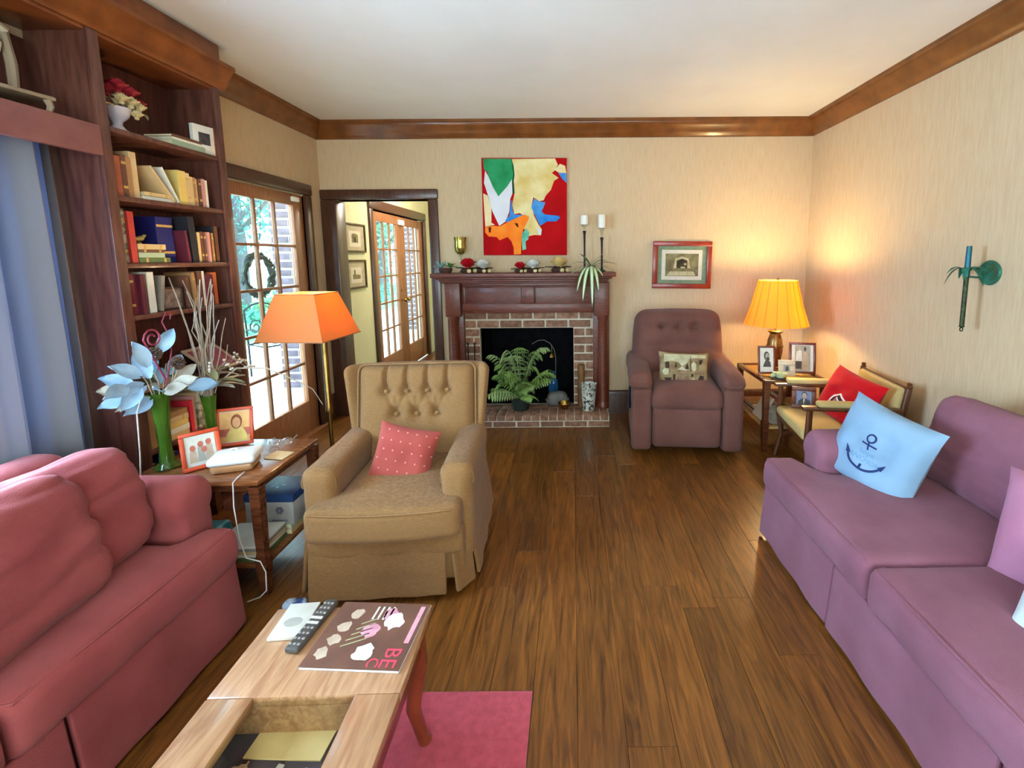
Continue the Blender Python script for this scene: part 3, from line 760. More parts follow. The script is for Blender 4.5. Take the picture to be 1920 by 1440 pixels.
# ------------------------------------------------------------------ plum recliner
pr = thing('recliner', 'plum brown padded recliner beside the fireplace wall', 'armchair', (.89, 3.75, 0), -5)
MB().rbox((.40, .36, .14), .03, 4, 2, T(0, 0, .20)).build('base', M_plum, pr)
c = MB().rbox((.255, .05, .165), .035, 10, 4, T(0, -.375, .235), lambda p: (p.x, p.y-(.02*(1-(p.z/.165)**2) if p.y < 0 else 0), p.z)).build('footrest_panel', M_plum, pr)
def sf(p):
    u = p.x/.265; v = p.y/.30
    return (p.x, p.y-(.02*(1-(p.z/.085)**2) if p.y < 0 else 0), p.z+(.035*(1-u*u)*(1-.6*v*v) if p.z > 0 else 0))
c = MB().rbox((.265, .30, .085), .06, 14, 5, T(0, -.14, .455) @ RX(3), sf).build('seat_cushion', M_plum, pr); wrinkle(c, .004, 7)
for s in (-1, 1):
    def af(p, s=s):
        f = (p.y+.40)/.8
        return (p.x+s*.0, p.y, p.z + (.05*f if p.z > .0 else 0) - (.03*smooth(-.28, -.40, p.y) if p.z > 0 else 0))
    MB().rbox((.075, .37, .26), .035, 8, 3, T(s*.335, -.03, .30)).build('arm_panel', M_plum, pr)
    a = MB().rbox((.09, .385, .065), .062, 12, 5, T(s*.345, -.05, .575) , af).build('arm_pad', M_plum, pr); wrinkle(a, .004, 8, seed=s)
    MB().rbox((.075, .035, .24), .032, 6, 3, T(s*.34, -.405, .29)).build('arm_front', M_plum, pr)
def bf(p):
    v = (p.z+.34)/.68; u = p.x/.365
    k = .95+.05*math.sin(PI*min(1, v*1.15))
    y = p.y
    if y < 0:
        y -= .05*(1-u**4)*smooth(.05, .25, v)*(1-smooth(.9, 1, v))
        for bx in (-.13, 0, .13):
            y += .05*math.exp(-((p.x-bx)**2+(p.z-.17)**2)/.0011)
        y += .016*math.exp(-((p.z-.02+.06*u*u)/.03)**2)
        y += .012*math.exp(-((p.z-.17)/.015)**2)*(1-u*u)
    return (p.x*k, y, p.z+.015*(1-u*u)*v)
b = MB().rbox((.365, .12, .34), .10, 26, 6, T(0, .20, .715) @ RX(-13) @ S(1.06, 1, 1), bf).build('back_cushion', M_plum, pr); wrinkle(b, .004, 6)
MB().rbox((.33, .07, .30), .04, 6, 3, T(0, .27, .60) @ RX(-10)).build('back_shell', M_plum, pr)
MB().tube([(-.415, -.16, .50), (-.425, -.2, .40), (-.425, -.24, .32)], [.010, .012, .016], 8).build('recline_lever', M_black, pr)
# ------------------------------------------------------------------ pillows
def soft_pillow(name, label, cat, mat, loc_, R_, w, h, t, grp=None, ear=.07, amp=.01, seed=0, n=22):
    o = thing(name, label, cat, loc_, 0, grp); o.rotation_mode = 'QUATERNION'; o.rotation_quaternion = R_.to_quaternion()
    MB().pillow(w, h, t, n, None, ear, .5, 0, amp, seed).build('cover', mat, o, True, True)
    return o
def axes(xv, yv):
    x = Vector(xv).normalized(); y = Vector(yv); y = (y-x*y.dot(x)).normalized(); z = x.cross(y)
    return Matrix(((x.x, y.x, z.x), (x.y, y.y, z.y), (x.z, y.z, z.z)))
def psurf(x, y, w, h, t, ear=.07, amp=.01, seed=0):
    u, v = x/(w/2), y/(h/2)
    th = t*(max(0, 1-u**4)*max(0, 1-v**4))**.5*(1-.25*abs(u*v))
    return th/2+amp*noise.noise(Vector((u*2.3+seed, v*2.3, 1+seed)))*(1-u*u)*(1-v*v)*2
def on_pillow(mb, nm, mat, par, w, h, t, amp=.01, seed=0, lift=.002):
    bm = bmesh.new(); vs = [bm.verts.new(p) for p in mb.v]
    for f in mb.f:
        try: bm.faces.new([vs[i] for i in f])
        except ValueError: pass
    bmesh.ops.triangulate(bm, faces=bm.faces[:])
    for _ in range(2):
        big = [e for e in bm.edges if e.calc_length() > .02]
        if big: bmesh.ops.subdivide_edges(bm, edges=big, cuts=1)
        bmesh.ops.triangulate(bm, faces=bm.faces[:])
    for v in bm.verts: v.co.z = psurf(v.co.x, v.co.y, w, h, t, amp=amp, seed=seed)+lift
    me = bpy.data.meshes.new(nm); bm.to_mesh(me); bm.free(); me.materials.append(mat)
    o = bpy.data.objects.new(nm, me); COL.objects.link(o); o.parent = par; return o
def shape(pts): mb = MB(); n = len(pts); mb.add([(x, y, 0) for x, y in pts], [tuple(range(n))]); return mb
def ring(cx, cy, r0, r1, a0=0, a1=360, n=24):
    mb = MB(); vs = []; fs = []
    for i in range(n+1):
        a = math.radians(a0+(a1-a0)*i/n)
        vs += [(cx+r0*math.cos(a), cy+r0*math.sin(a), 0), (cx+r1*math.cos(a), cy+r1*math.sin(a), 0)]
    for i in range(n): fs.append((2*i, 2*i+1, 2*i+3, 2*i+2))
    return mb.add(vs, fs)
M_anchorp = fabric('pale_blue_cotton', '#748fa6', '#839cb0', bump=.15, sheen=.1)
M_navy = pm('navy_print', '#12255a', rough=.8)
M_faint = pm('faint_print', '#5f84a3', rough=.8)
ap = soft_pillow('anchor_pillow', 'pale blue throw pillow printed with a navy anchor on the mauve sofa', 'pillow', M_anchorp, (1.44, 2.06, .60), axes((.30, -.93, -.17), (.32, .0, .93)), .44, .42, .17, amp=.016, seed=3)
aw_, ah_, at_ = .44, .42, .17
AY = -.035
an = [ring(0, .085, .0145, .0225), shape([(-.004, .063), (.004, .063), (.004, .028), (-.004, .028)]), shape([(-.036, .049), (.036, .049), (.036, .057), (-.036, .057)]),
      ring(0, .02, .083, .094, 210, 330), shape([(-.006, -.045), (.006, -.045), (.006, -.07), (-.006, -.07)]),
      shape([(-.10, .008), (-.088, -.03), (-.064, -.022)]), shape([(.10, .008), (.088, -.03), (.064, -.022)])]
mb = MB()
for s_ in an: mb.add(s_.v, s_.f, T(0, AY, 0))
on_pillow(mb, 'anchor_print', M_navy, ap, aw_, ah_, at_, .016, 3)
on_pillow(text_mb('hope', .034, T(0, .012+AY, 0)), 'lettering', M_faint, ap, aw_, ah_, at_, .016, 3)
on_pillow(text_mb('ANCHOR', .032, T(0, -.022+AY, 0)), 'lettering', M_faint, ap, aw_, ah_, at_, .016, 3)
M_coral = fabric('coral_cotton', '#8f3a31', '#9e483e', bump=.2)
M_dot = pm('pale_dot', '#c0766a', rough=.8)
cp = soft_pillow('coral_pillow', 'small coral pillow with pale embroidered dots on the tan recliner', 'pillow', M_coral, (-.845, 2.18, .545), axes((.95, .05, -.23), (.16, .30, .94)), .30, .29, .11, amp=.005, seed=5)
for i in range(6):
    for j in range(6):
        x, y = -.115+i*.046+(.02 if j % 2 else 0), -.115+j*.046
        if abs(x) < .135: on_pillow(ring(x, y, .0, .0045, n=6), 'dot', M_dot, cp, .30, .29, .11, .005, 5, .0015)
M_phot = fabric('sepia_photo_cloth', '#6d5638', '#9a8460', scale=14, bump=.1, sheen=0)
phw, phh, pht = .40, .27, .12
pp_ = soft_pillow('photo_pillow', 'oblong pillow printed with a sepia street photograph on the plum recliner', 'pillow', M_phot, (.875, 3.56, .63), axes((.99, -.06, -.04), (.05, .25, .96)), phw, phh, pht, amp=.006, seed=9)
def sh_r(x0, y0, x1, y1): return shape([(x0, y0), (x1, y0), (x1, y1), (x0, y1)])
LT, DK, MDm = pm('photo_light', '#b9ad8c', '#a2966f', scale=20, rough=.9), pm('photo_dark', '#2a1812', '#402618', scale=20, rough=.9), pm('photo_mid', '#8a6c50', '#6d5038', scale=20, rough=.9)
for m_, lst in [(LT, [[(-.16, .05), (-.16, .115), (.17, .115), (.17, .09), (.04, .085), (.02, .05), (-.02, .02), (-.05, .05), (-.1, .06)], [(-.17, -.02), (-.14, .02), (-.12, -.02), (-.13, -.05), (-.16, -.05)], [(.05, .0), (.07, -.02), (.09, 0), (.09, .04), (.07, .06), (.05, .04)], [(-.06, -.01), (-.02, .02), (.02, -.01)], [(.05, -.09), (.07, -.06), (.09, -.09)], [(.1, -.1), (.12, -.075), (.14, -.1)]]),
                 (DK, [[(-.15, .0), (-.12, .0), (-.12, .05), (-.15, .05)], [(-.08, .01), (-.07, .05), (-.06, .01)], [(.0, .0), (.02, .05), (.03, .0)], [(.042, -.02), (.048, -.02), (.048, .1), (.042, .1)], [(.11, .04), (.13, .04), (.14, .08), (.11, .07)], [(-.09, -.10), (-.07, -.10), (-.07, -.045), (-.09, -.045)], [(.1, -.09), (.15, -.09), (.15, -.05), (.12, -.045)], [(.05, -.06), (.065, -.06), (.065, -.035), (.05, -.035)], [(-.16, -.075), (-.13, -.1), (-.1, -.09), (-.1, -.07)]]),
                 (MDm, [[(-.12, -.035), (.15, -.04), (.15, -.015), (-.12, -.005)], [(.06, .065), (.1, .065), (.1, .09), (.06, .09)], [(-.06, -.1), (.04, -.1), (.04, -.05), (-.06, -.05)]])]:
    for q in lst: on_pillow(shape(q), 'printed_shape', m_, pp_, phw, phh, pht, .006, 9, .0012 if m_ is MDm else (.0018 if m_ is LT else .0024))
M_redp = fabric('bright_red_cloth', '#b00812', '#c20c16', bump=.15)
M_pinkp = fabric('pink_cotton', '#a0647a', '#ac7288', bump=.2)
M_whitep = fabric('white_cotton', '#b5bab8', '#c2c6c2', bump=.2)
rp = soft_pillow('red_pillow', 'bright red pillow with a white and black emblem on the cream wooden chair', 'pillow', M_redp, (1.86, 3.0, .555), axes((.10, -.97, -.10), (.42, .05, .9)), .46, .36, .14, amp=.012, seed=13)
mb = MB()
for q in ([(-.085, -.10), (-.075, -.10), (-.045, -.03), (.0, .0), (.0, .012), (-.055, -.02)], [(0, .0), (.075, -.03), (.075, -.018), (0, .012)], [(-.01, -.03), (.05, -.055), (.05, -.045), (-.01, -.02)]): s_ = shape(q); mb.add(s_.v, s_.f)
on_pillow(mb, 'emblem_outline', pm('emblem_white', '#e8d9d6', rough=.8), rp, .46, .36, .14, .012, 13, .0035)
mb = MB()
for q in ([(-.07, -.10), (-.045, -.035), (0, -.004), (.07, -.035), (.06, -.05), (-.015, -.02), (-.045, -.06), (-.055, -.10)],): s_ = shape(q); mb.add(s_.v, s_.f)
on_pillow(mb, 'emblem_dark_part', pm('emblem_black', '#1c0a0c', rough=.8), rp, .46, .36, .14, .012, 13, .002)  # black part of the printed emblem
mb = MB(); s_ = shape([(-.05, -.10), (-.045, -.065), (-.01, -.035), (.045, -.06), (.05, -.085), (0, -.08), (-.02, -.10)]); mb.add(s_.v, s_.f)
on_pillow(mb, 'emblem_centre', pm('emblem_grey', '#a59a9e', '#4a3438', scale=60, rough=.8), rp, .46, .36, .14, .012, 13, .003)
soft_pillow('pink_pillow', 'dusty pink pillow on the mauve sofa at the right edge', 'pillow', M_pinkp, (1.58, 1.33, .60), axes((.35, -.9, .1), (.42, .15, .9)), .42, .40, .18, seed=17)
soft_pillow('white_pillow', 'white pillow lying in front of the pink one on the mauve sofa', 'pillow', M_whitep, (1.40, 1.115, .555), axes((.3, -.9, .15), (.6, .3, .7)), .32, .28, .12, seed=19)
# ------------------------------------------------------------------ built-in bookcase
M_case = pm('bookcase_wood', '#4c2820', '#683d30', scale=10, stretch=(5, 5, .6), rough=.4, coat=.2, world=True, detail=6)
M_caset = pm('bookcase_crown', '#6a3411', '#87481a', scale=9, rough=.38, coat=.25, world=True, detail=6)
M_casev = pm('bookcase_valance', '#7d4a4a', '#8a5650', scale=9, rough=.45, world=True, detail=6)
bc = thing('bookcase', 'tall dark built-in bookcase with shelves framing the window alcove', 'bookcase', (-2.2, 2.45, 0))
B0 = Vector((-2.2, 2.45, 0))
def bcx(a, b, nm, mat=M_case, r=.004):
    return MB().bb([a[i]-B0[i] for i in range(3)], [b[i]-B0[i] for i in range(3)], r).build(nm, mat, bc, 30)
XF, XB = -2.05, -2.315
Y0, Y1 = 2.075, 2.80
bcx((XB, Y0, 0), (XF, Y0+.035, 2.5), 'side_panel'); bcx((XB, Y1-.035, 0), (XF, Y1, 2.5), 'side_panel')
bcx((XF-.01, Y0-.005, 0), (XF+.012, Y0+.045, 2.5), 'face_stile'); bcx((XF-.01, Y1-.045, 0), (XF+.012, Y1+.005, 2.5), 'face_stile')
bcx((XB, Y0+.035, 0), (XB+.012, Y1-.035, 2.5), 'back_panel')
SH = [2.112, 1.812, 1.506, 1.262, .885, .60, .32]
for z in SH:
    bcx((XB+.012, Y0+.035, z-.024), (XF+.004, Y1-.035, z), 'shelf')
bcx((XB, Y0, 0), (XF, Y1, .10), 'plinth')
# crown
prc = [(0, 0), (.014, 0), (.02, .02), (.03, .028), (.04, .055), (.062, .085), (.07, .10), (.085, .108), (.085, .13), (0, .13)]
M = Matrix(((1, 0, 0, XF-B0.x), (0, 0, 1, -.2-B0.y), (0, 1, 0, 2.50), (0, 0, 0, 1)))
MB().prism(prc, Y1+.05+.2, M).build('crown', M_caset, bc, 50)
bcx((XB, -.2, 2.485), (XF+.002, Y1+.004, 2.505), 'head_board', M_caset)
bcx((XB, -.2, 2.5), (XF, Y1, 2.63), 'top_board', M_caset)
bcx((XB, -.2, 2.63), (XF+.03, Y1+.01, 2.738), 'filler_board', M_caset)
# upper compartment and valance above the window
bcx((XB, -.2, 2.075), (XF+.002, Y0, 2.10), 'shelf')
bcx((XF-.012, -.2, 1.972), (XF+.014, Y0, 2.10), 'valance', M_casev)
bcx((XB, -.2, 2.10), (XB+.01, Y0, 2.45), 'back_panel')
bcx((XB, .15, 0), (XF, .19, 2.5), 'side_panel')
# ------------------------------------------------------------------ books
PAGES = pm('book_pages', '#d9c7a2', '#cbb88f', scale=60, stretch=(.2, 6, .2), rough=.9)
BAND = pm('gilt_band', '#c9a25a', '#b18a45', scale=20, rough=.5)
BKC = {'cream': ('#cfae7e', '#bf9c6a'), 'tan': ('#a87a4e', '#966a40'), 'brown': ('#6d4430', '#5a3626'), 'rust': ('#a0553a', '#8d4630'), 'red': ('#b8342a', '#a42a22'),
       'maroon': ('#5a1626', '#6a1e30'), 'dark red': ('#7a2230', '#6a1a28'), 'black': ('#17151c', '#221f28'), 'navy': ('#191a5a', '#20226a'), 'green': ('#5a6a3c', '#4c5c32'),
       'grey': ('#8d8478', '#7d7468'), 'white': ('#ddd5c4', '#cfc6b2'), 'pale green': ('#a9b596', '#9ba888'), 'orange': ('#c06a3a', '#b05c2e'), 'patterned grey': ('#6f6a54', '#b9b49c'), 'pink': ('#c78a80', '#ba7c72'), 'yellow': ('#d8b868', '#caa858'), 'bright red': ('#d02838', '#bb1f2e')}
def bmat(c):
    a, b = BKC[c]; return pm('cover_'+c.replace(' ', '_'), a, b, scale=30 if 'patterned' in c else 9, rough=.6, lo=.45 if 'patterned' in c else .35, hi=.55 if 'patterned' in c else .65)
def book_mb(t, d, h, band=True):
    mb = MB(); c = .0025
    # spine faces +X, thickness along Y
    mb.bb((-d, -t/2, 0), (0, -t/2+c, h), .001); mb.bb((-d, t/2-c, 0), (0, t/2, h), .001); mb.bb((-c, -t/2, 0), (.002, t/2, h), .001)
    mb.box((-d+.004, -t/2+c, .003), (-c, t/2-c, h-.003), None, 1)
    if band and t > .012 and rnd.random() < .4:
        for zz in (.78, .2): mb.box((.0021, -t/2+.002, h*zz), (.0028, t/2-.002, h*zz+.012), None, 2)
    return mb
def put_book(c, t, d, h, M, label, grp, par=None, nm='book'):
    o = book_mb(t, d, h).build(nm, [bmat(c), PAGES, BAND], par, False); o.matrix_world = M
    return tag(o, label, 'book', grp)
_words = {}
def shelf_row(y, z, spec, sname, grp, front=XF-.012):
    """spec: list of (colour, thickness, height, lean degrees, gap)"""
    names = []
    for i, (c, t, h, lean, gap) in enumerate(spec):
        y += gap
        lean_r = math.radians(lean)
        dx = rnd.uniform(0, .02)
        ext = t*math.cos(lean_r)+abs(h*math.sin(lean_r)) if lean else t
        key = (c, sname); k = _words.get(key, 0); _words[key] = k+1
        size = 'thick' if t > .034 else ('thin' if t < .02 else 'upright')
        M = T(front-dx, y+t/2, z+.0005)
        if lean: # leaning towards nearer (lower y) when positive
            M = T(front-dx, y+ext-t/2*math.cos(lean_r), z+.0005+t/2*math.sin(abs(lean_r))) @ RX(lean)
        put_book(c, t, .15, h, M, f'{size} {c} book, {ordinal(k)} {c} one from left on {sname}', grp)
        y += ext+.0008
    return y
ys = Y0+.038
# second shelf (z 1.812)
y = shelf_row(ys, SH[1], [('rust', .035, .185, 0, 0), ('rust', .028, .18, 0, 0), ('brown', .025, .19, 0, 0), ('tan', .028, .185, 0, 0), ('cream', .036, .215, 0, 0)], 'second shelf', 'books on the second shelf')
# papers lying and leaning beside them
for k, (c, z_, l_) in enumerate([('white', 0, .17), ('cream', .02, .15)]):
    o = book_mb(.018, .15, l_).build('book', [bmat(c), PAGES, BAND], None, False)
    o.matrix_world = T(XF-.02, y+.005+k*.006, SH[1]+.0095+z_) @ RX(-90)
    tag(o, ['white booklet lying flat on the second shelf', 'cream booklet lying on top of the white one on the second shelf'][k], 'book', 'books on the second shelf')
o = MB().bb((-.15, -.006, 0), (0, .006, .20), .001).build('magazine', bmat('cream'), None, False); o.matrix_world = T(XF-.01, y+.175, SH[1]+.007) @ RX(38)
tag(o, 'cream paper folder leaning steeply left on the second shelf', 'magazine', 'books on the second shelf')
o = MB().bb((-.15, -.004, 0), (0, .004, .185), .001).build('magazine', bmat('white'), None, False); o.matrix_world = T(XF-.008, y+.198, SH[1]+.006) @ RX(27)
tag(o, 'pale magazine leaning on the cream folder on the second shelf', 'magazine', 'books on the second shelf')
y2 = y+.21
y2 = shelf_row(y2, SH[1], [('yellow', .05, .175, 0, 0), ('cream', .026, .17, 0, .001), ('cream', .022, .155, 0, 0), ('tan', .018, .155, 0, .001), ('cream', .017, .15, 0, 0), ('brown', .018, .152, 0, 0), ('pink', .016, .155, 0, 0), ('white', .016, .15, 0, 0)][:8], 'second shelf', 'books on the second shelf')
# third shelf (z 1.506)
y = shelf_row(ys, SH[2], [('patterned grey', .018, .20, 0, .002), ('patterned grey', .038, .25, 0, 0), ('red', .03, .24, 0, 0)], 'third shelf', 'books on the third shelf')
for k, (c, t_, l_) in enumerate([('green', .026, .17), ('pale green', .024, .14), ('brown', .014, .14), ('cream', .026, .15)]):
    z_ = [0, .0265, .051, .0655][k]
    o = book_mb(t_, .15, l_).build('book', [bmat(c), PAGES, BAND], None, False); o.matrix_world = T(XF-.014, y+.004, SH[2]+t_/2+z_) @ RX(-90)
    tag(o, f'{c} book lying flat, {ordinal(k)} from bottom, pile on the third shelf', 'book', 'flat pile on the third shelf')
fig = thing('gilt_bird', 'small gilt bird ornament on the flat pile of books', 'ornament', (XF-.06, y+.06, SH[2]+.0918))
gil = pm('gilt', '#b9a468', '#8d7a44', scale=30, rough=.4, metal=.6)
MB().lathe([(0, 0), (.014, 0), (.012, .006), (.004, .012), (0, .014)], 12).build('foot', gil, fig)
MB().rbox((.012, .028, .013), .012, 3, 4, T(0, 0, .024) @ RX(15)).build('body', gil, fig)
MB().tube([(0, .02, .03), (0, .034, .042), (0, .045, .044)], [.009, .007, .002], 8).build('head', gil, fig)
MB().tube([(0, -.02, .024), (0, -.04, .03), (0, -.055, .04)], [.008, .005, .003], 8).build('tail', gil, fig)
yb_ = y+.16
# large navy album behind, maroon and black books in front
put_book('navy', .10, .13, .235, T(XF-.08, yb_+.075, SH[2]+.0005), 'big navy album standing deep in the third shelf', 'books on the third shelf')
yb_ += .13
yb_ = shelf_row(yb_, SH[2], [('maroon', .016, .17, 4, 0), ('black', .04, .245, 3, .0), ('cream', .018, .165, 0, .004), ('brown', .016, .17, 0, 0), ('brown', .015, .168, 0, 0), ('pink', .018, .168, 0, 0), ('rust', .016, .165, 0, 0), ('tan', .014, .165, 0, 0), ('black', .018, .205, 0, 0), ('brown', .024, .205, 0, 0)], 'third shelf', 'books on the third shelf')
# fourth shelf (z 1.262)
y = shelf_row(ys, SH[3], [('rust', .02, .20, 0, 0), ('dark red', .045, .195, 0, 0), ('maroon', .018, .19, 0, 0), ('maroon', .018, .188, 0, 0), ('brown', .022, .19, 0, 0), ('white', .034, .20, 0, 0), ('grey', .02, .18, -9, 0)], 'fourth shelf', 'books on the fourth shelf')
fr = thing('framed_photo', 'small dark photo frame standing between the books of the fourth shelf', 'photo frame', (XF-.05, y+.075, SH[3]+.0005), 90)
frame_mb(.13, .12, .012, .012).build('frame', pm('dark_wood_frame', '#2a1a14', '#3a261c', scale=14, rough=.4), fr, 30)
for ch in fr.children: ch.location = (0, 0, .06)
o = MB().box((-.055, -.006, .01), (.055, -.002, .11)).build('photo', pm('old_photo', '#5d4a40', '#8d7a6a', scale=30, rough=.6), fr, False)
y = shelf_row(y+.15, SH[3], [('brown', .02, .17, 5, 0), ('tan', .018, .19, 5, .0), ('brown', .03, .195, 0, .004), ('white', .014, .195, 0, 0), ('maroon', .05, .175, 0, .0), ('orange', .045, .185, 0, 0)], 'fourth shelf', 'books on the fourth shelf')
# top shelf: vase of flowers, flat books and a framed photo
M_urn = pm('white_ceramic', '#c9bfc4', '#bfb4ba', scale=8, rough=.3)
va = thing('flower_urn', 'white footed urn of red and cream flowers on the top shelf', 'vase', (XF-.09, Y0+.19, SH[0]+.0005))
MB().lathe([(0, 0), (.05, 0), (.052, .008), (.03, .022), (.018, .04), (.02, .055), (.045, .08), (.052, .105), (.056, .118), (.05, .118), (.044, .1), (0, .09)], 24).build('urn', M_urn, va)
def blossom(par, c, r, mat, nm='flower', n=9, seed=0):
    q = random.Random(seed); mb = MB()
    for k in range(n):
        a = k*2.4; tl = .3+.9*k/n; d = Vector((math.cos(a)*math.sin(tl), math.sin(a)*math.sin(tl), math.cos(tl)))
        t1 = d.cross(Vector((0, 0, 1))).normalized() if abs(d.z) < .99 else Vector((1, 0, 0)); t2 = d.cross(t1)
        def pf(u, v, d=d, t1=t1, t2=t2):
            x, y = (u-.5)*2, v
            wdt = math.sin(PI*min(1, .12+.85*y))*r*.62
            p = Vector(c)+d*(y*r)+t1*(x*wdt)+t2*(-.35*r*y*(1-y))+Vector((0, 0, .12*r*(x*x)))
            return p
        mb.grid(pf, 3, 4)
    mb.rbox((r*.25, r*.25, r*.2), r*.19, 1, 2, T(*c))
    return mb.build(nm, mat, par)
M_redfl = pm('red_petal', '#a3202c', '#8a1722', scale=20, rough=.6); M_crfl = pm('cream_petal', '#cdb98a', '#b8a272', scale=20, rough=.6); M_grfl = pm('sage_leaf', '#8c8468', '#6f6a50', scale=20, rough=.7)
for k, (c, r, m_) in enumerate([((.02, 0, .19), .055, M_redfl), ((.03, .05, .175), .05, M_redfl), ((.01, -.045, .165), .045, M_redfl), ((.045, .03, .13), .045, M_crfl), ((.05, -.02, .135), .04, M_crfl), ((.04, .075, .12), .042, M_crfl), ((.02, .1, .145), .04, M_redfl), ((.045, .055, .085), .035, M_crfl)]):
    blossom(va, c, r, m_, 'flower', 10, k)
for k in range(5):
    a = -1.2+k*.6
    MB().grid(lambda u, v, a=a: (.03+.02*math.sin(u*3), math.sin(a)*(.04+.10*u)+(v-.5)*.035*math.sin(PI*u), .11+math.cos(a)*.10*u-.05*u*u), 6, 2).build('leaf', M_grfl if k else M_crfl, va)
for k in range(6):
    MB().tube([(0, 0, .1), (.02, -.06+.024*k, .15), (.02, -.09+.035*k, .19)], .0015, 4).build('stem', M_grfl, va)
for k, (c, t_, l_) in enumerate([('pale green', .032, .22), ('white', .012, .20), ('brown', .014, .19)]):
    z_ = [0, .0325, .045][k]
    o = book_mb(t_, .15, l_).build('book', [bmat(c), PAGES, BAND], None, False); o.matrix_world = T(XF-.02, Y1-.32, SH[0]+t_/2+z_+.0005) @ RX(-90)
    tag(o, f'{c} book lying flat, {ordinal(k)} from bottom, pile on the top shelf', 'book', 'flat pile on the top shelf')
fr = thing('photo_book', 'white photo book with an orange edge standing at the right of the top shelf', 'book', (XF-.03, Y1-.105, SH[0]+.0005), 78)
MB().bb((-.06, -.012, 0), (.06, .012, .155), .002).build('cover', pm('white_card', '#d5cfc2', '#c9c2b4', scale=12, rough=.7), fr, 30)
flat(rect(-.03, .05, .035, .115), -.0121, pm('photo_black', '#241f20', '#4a4244', scale=40, rough=.6), fr, 'photo')
MB().bb((.0585, -.0125, .0), (.063, .0125, .156), .001).build('edge', pm('cover_orange', *BKC['orange'], scale=9), fr, 30)
# lower shelves behind the vases
lf = thing('framed_picture', 'pink mounted picture in a pale frame leaning on a lower bookcase shelf', 'picture', (XF+.02, Y1-.17, SH[4]+.003), 90)
lf.rotation_euler = (math.radians(-52), 0, math.radians(90))
frame_mb(.24, .20, .018, .012).build('frame', pm('pale_frame', '#c9ad93', '#b89a80', scale=12, rough=.5), lf, 30)
for ch in lf.children: ch.location = (0, 0, .10)
MB().box((-.105, -.006, .015), (.105, -.002, .185)).build('mount', pm('pink_mount', '#96525a', '#a5606a', scale=14, rough=.8), lf, False)
for k in range(2):
    o = book_mb(.035, .15, .24).build('book', [bmat(['cream', 'green'][k]), PAGES, BAND], None, False); o.matrix_world = T(XF-.012, Y0+.06, SH[4]+.018+.0355*k) @ RX(-90)
    tag(o, ['cream book lying flat on the fifth shelf behind the dried flowers', 'green book lying on the cream one behind the dried flowers'][k], 'book', 'books on the fifth shelf')
y = shelf_row(Y0+.04, SH[5], [('cream', .03, .2, 0, 0), ('tan', .03, .2, 0, 0)], 'sixth shelf', 'books on the sixth shelf')
for k, c in enumerate(['cream', 'white', 'yellow', 'cream', 'tan']):
    o = book_mb(.028, .15, .18).build('book', [bmat(c), PAGES, BAND], None, False); o.matrix_world = T(XF-.01, y+.01+.004*(k % 2), SH[5]+.015+.0285*k) @ RX(-90)
    tag(o, f'{["cream", "white", "yellow", "upper cream", "tan"][k]} book lying flat, {ordinal(k)} from bottom, sixth shelf pile', 'book', 'flat pile on the sixth shelf')
y = shelf_row(y+.21, SH[5], [('bright red', .02, .17, 0, 0), ('pink', .016, .19, 0, 0), ('cream', .016, .2, 0, 0), ('patterned grey', .04, .2, 0, 0), ('yellow', .04, .215, 0, 0), ('cream', .03, .205, 0, 0), ('navy', .02, .19, 0, 0)], 'sixth shelf', 'books on the sixth shelf')
y = shelf_row(Y0+.04, SH[6], [('grey', .03, .2, 0, 0), ('black', .03, .2, 0, 0), ('navy', .03, .21, 0, .1), ('bright red', .025, .19, 0, .1), ('cream', .03, .2, 0, 0), ('tan', .03, .2, 0, 0), ('brown', .03, .2, 0, 0)], 'lowest shelf', 'books on the lowest shelf')
# ------------------------------------------------------------------ little wooden chair above the window
M_pale = pm('pale_old_wood', '#9a8468', '#85705a', scale=10, stretch=(4, 4, 1), rough=.5)
M_ltw = pm('pale_highlight_wood', '#c8b598', '#b8a488', scale=10, rough=.5)
dc = thing('miniature_chair', 'small pale wooden chair with a vase-shaped splat on the shelf above the curtain', 'chair', (-2.17, 1.815, 2.1005), 82)
dc.scale = (1.12, 1.12, 1.12)
for s in (-1, 1):
    MB().tube([(s*.105, .07, .05), (s*.115, .08, .18), (s*.11, .09, .30)], [.014, .016, .014], 8).build('back_post', M_pale, dc)
    MB().tube([(s*.10, -.07, .05), (s*.105, -.075, .025), (s*.10, -.07, 0)], [.012, .010, .008], 8).build('leg', M_pale, dc)
    MB().tube([(s*.10, .07, .05), (s*.10, .075, .025), (s*.10, .08, 0)], [.012, .010, .008], 8).build('leg', M_pale, dc)
    MB().tube([(s*.045, .075, .275), (s*.065, .075, .262), (s*.085, .075, .24), (s*.08, .075, .215), (s*.06, .075, .222)], .009, 8).build('scroll', M_ltw, dc)
MB().tube([(-.115, .09, .29), (-.07, .088, .318), (0, .087, .33), (.07, .088, .318), (.115, .09, .29)], .017, 8).build('crest_rail', M_ltw, dc)
sp = [(-.022, .06), (.022, .06), (.03, .10), (.046, .16), (.046, .215), (.026, .25), (.034, .31), (-.034, .31), (-.026, .25), (-.046, .215), (-.046, .16), (-.03, .10)]
MB().prism(sp, .01, T(0, .09, 0) @ RX(90)).build('splat', M_pale, dc, False)
MB().bb((-.12, -.085, .045), (.12, .09, .06), .006).build('seat', M_pale, dc, 30)
MB().bb((-.105, .07, .085), (.105, .082, .10), .003).build('stretcher', M_pale, dc, 30)
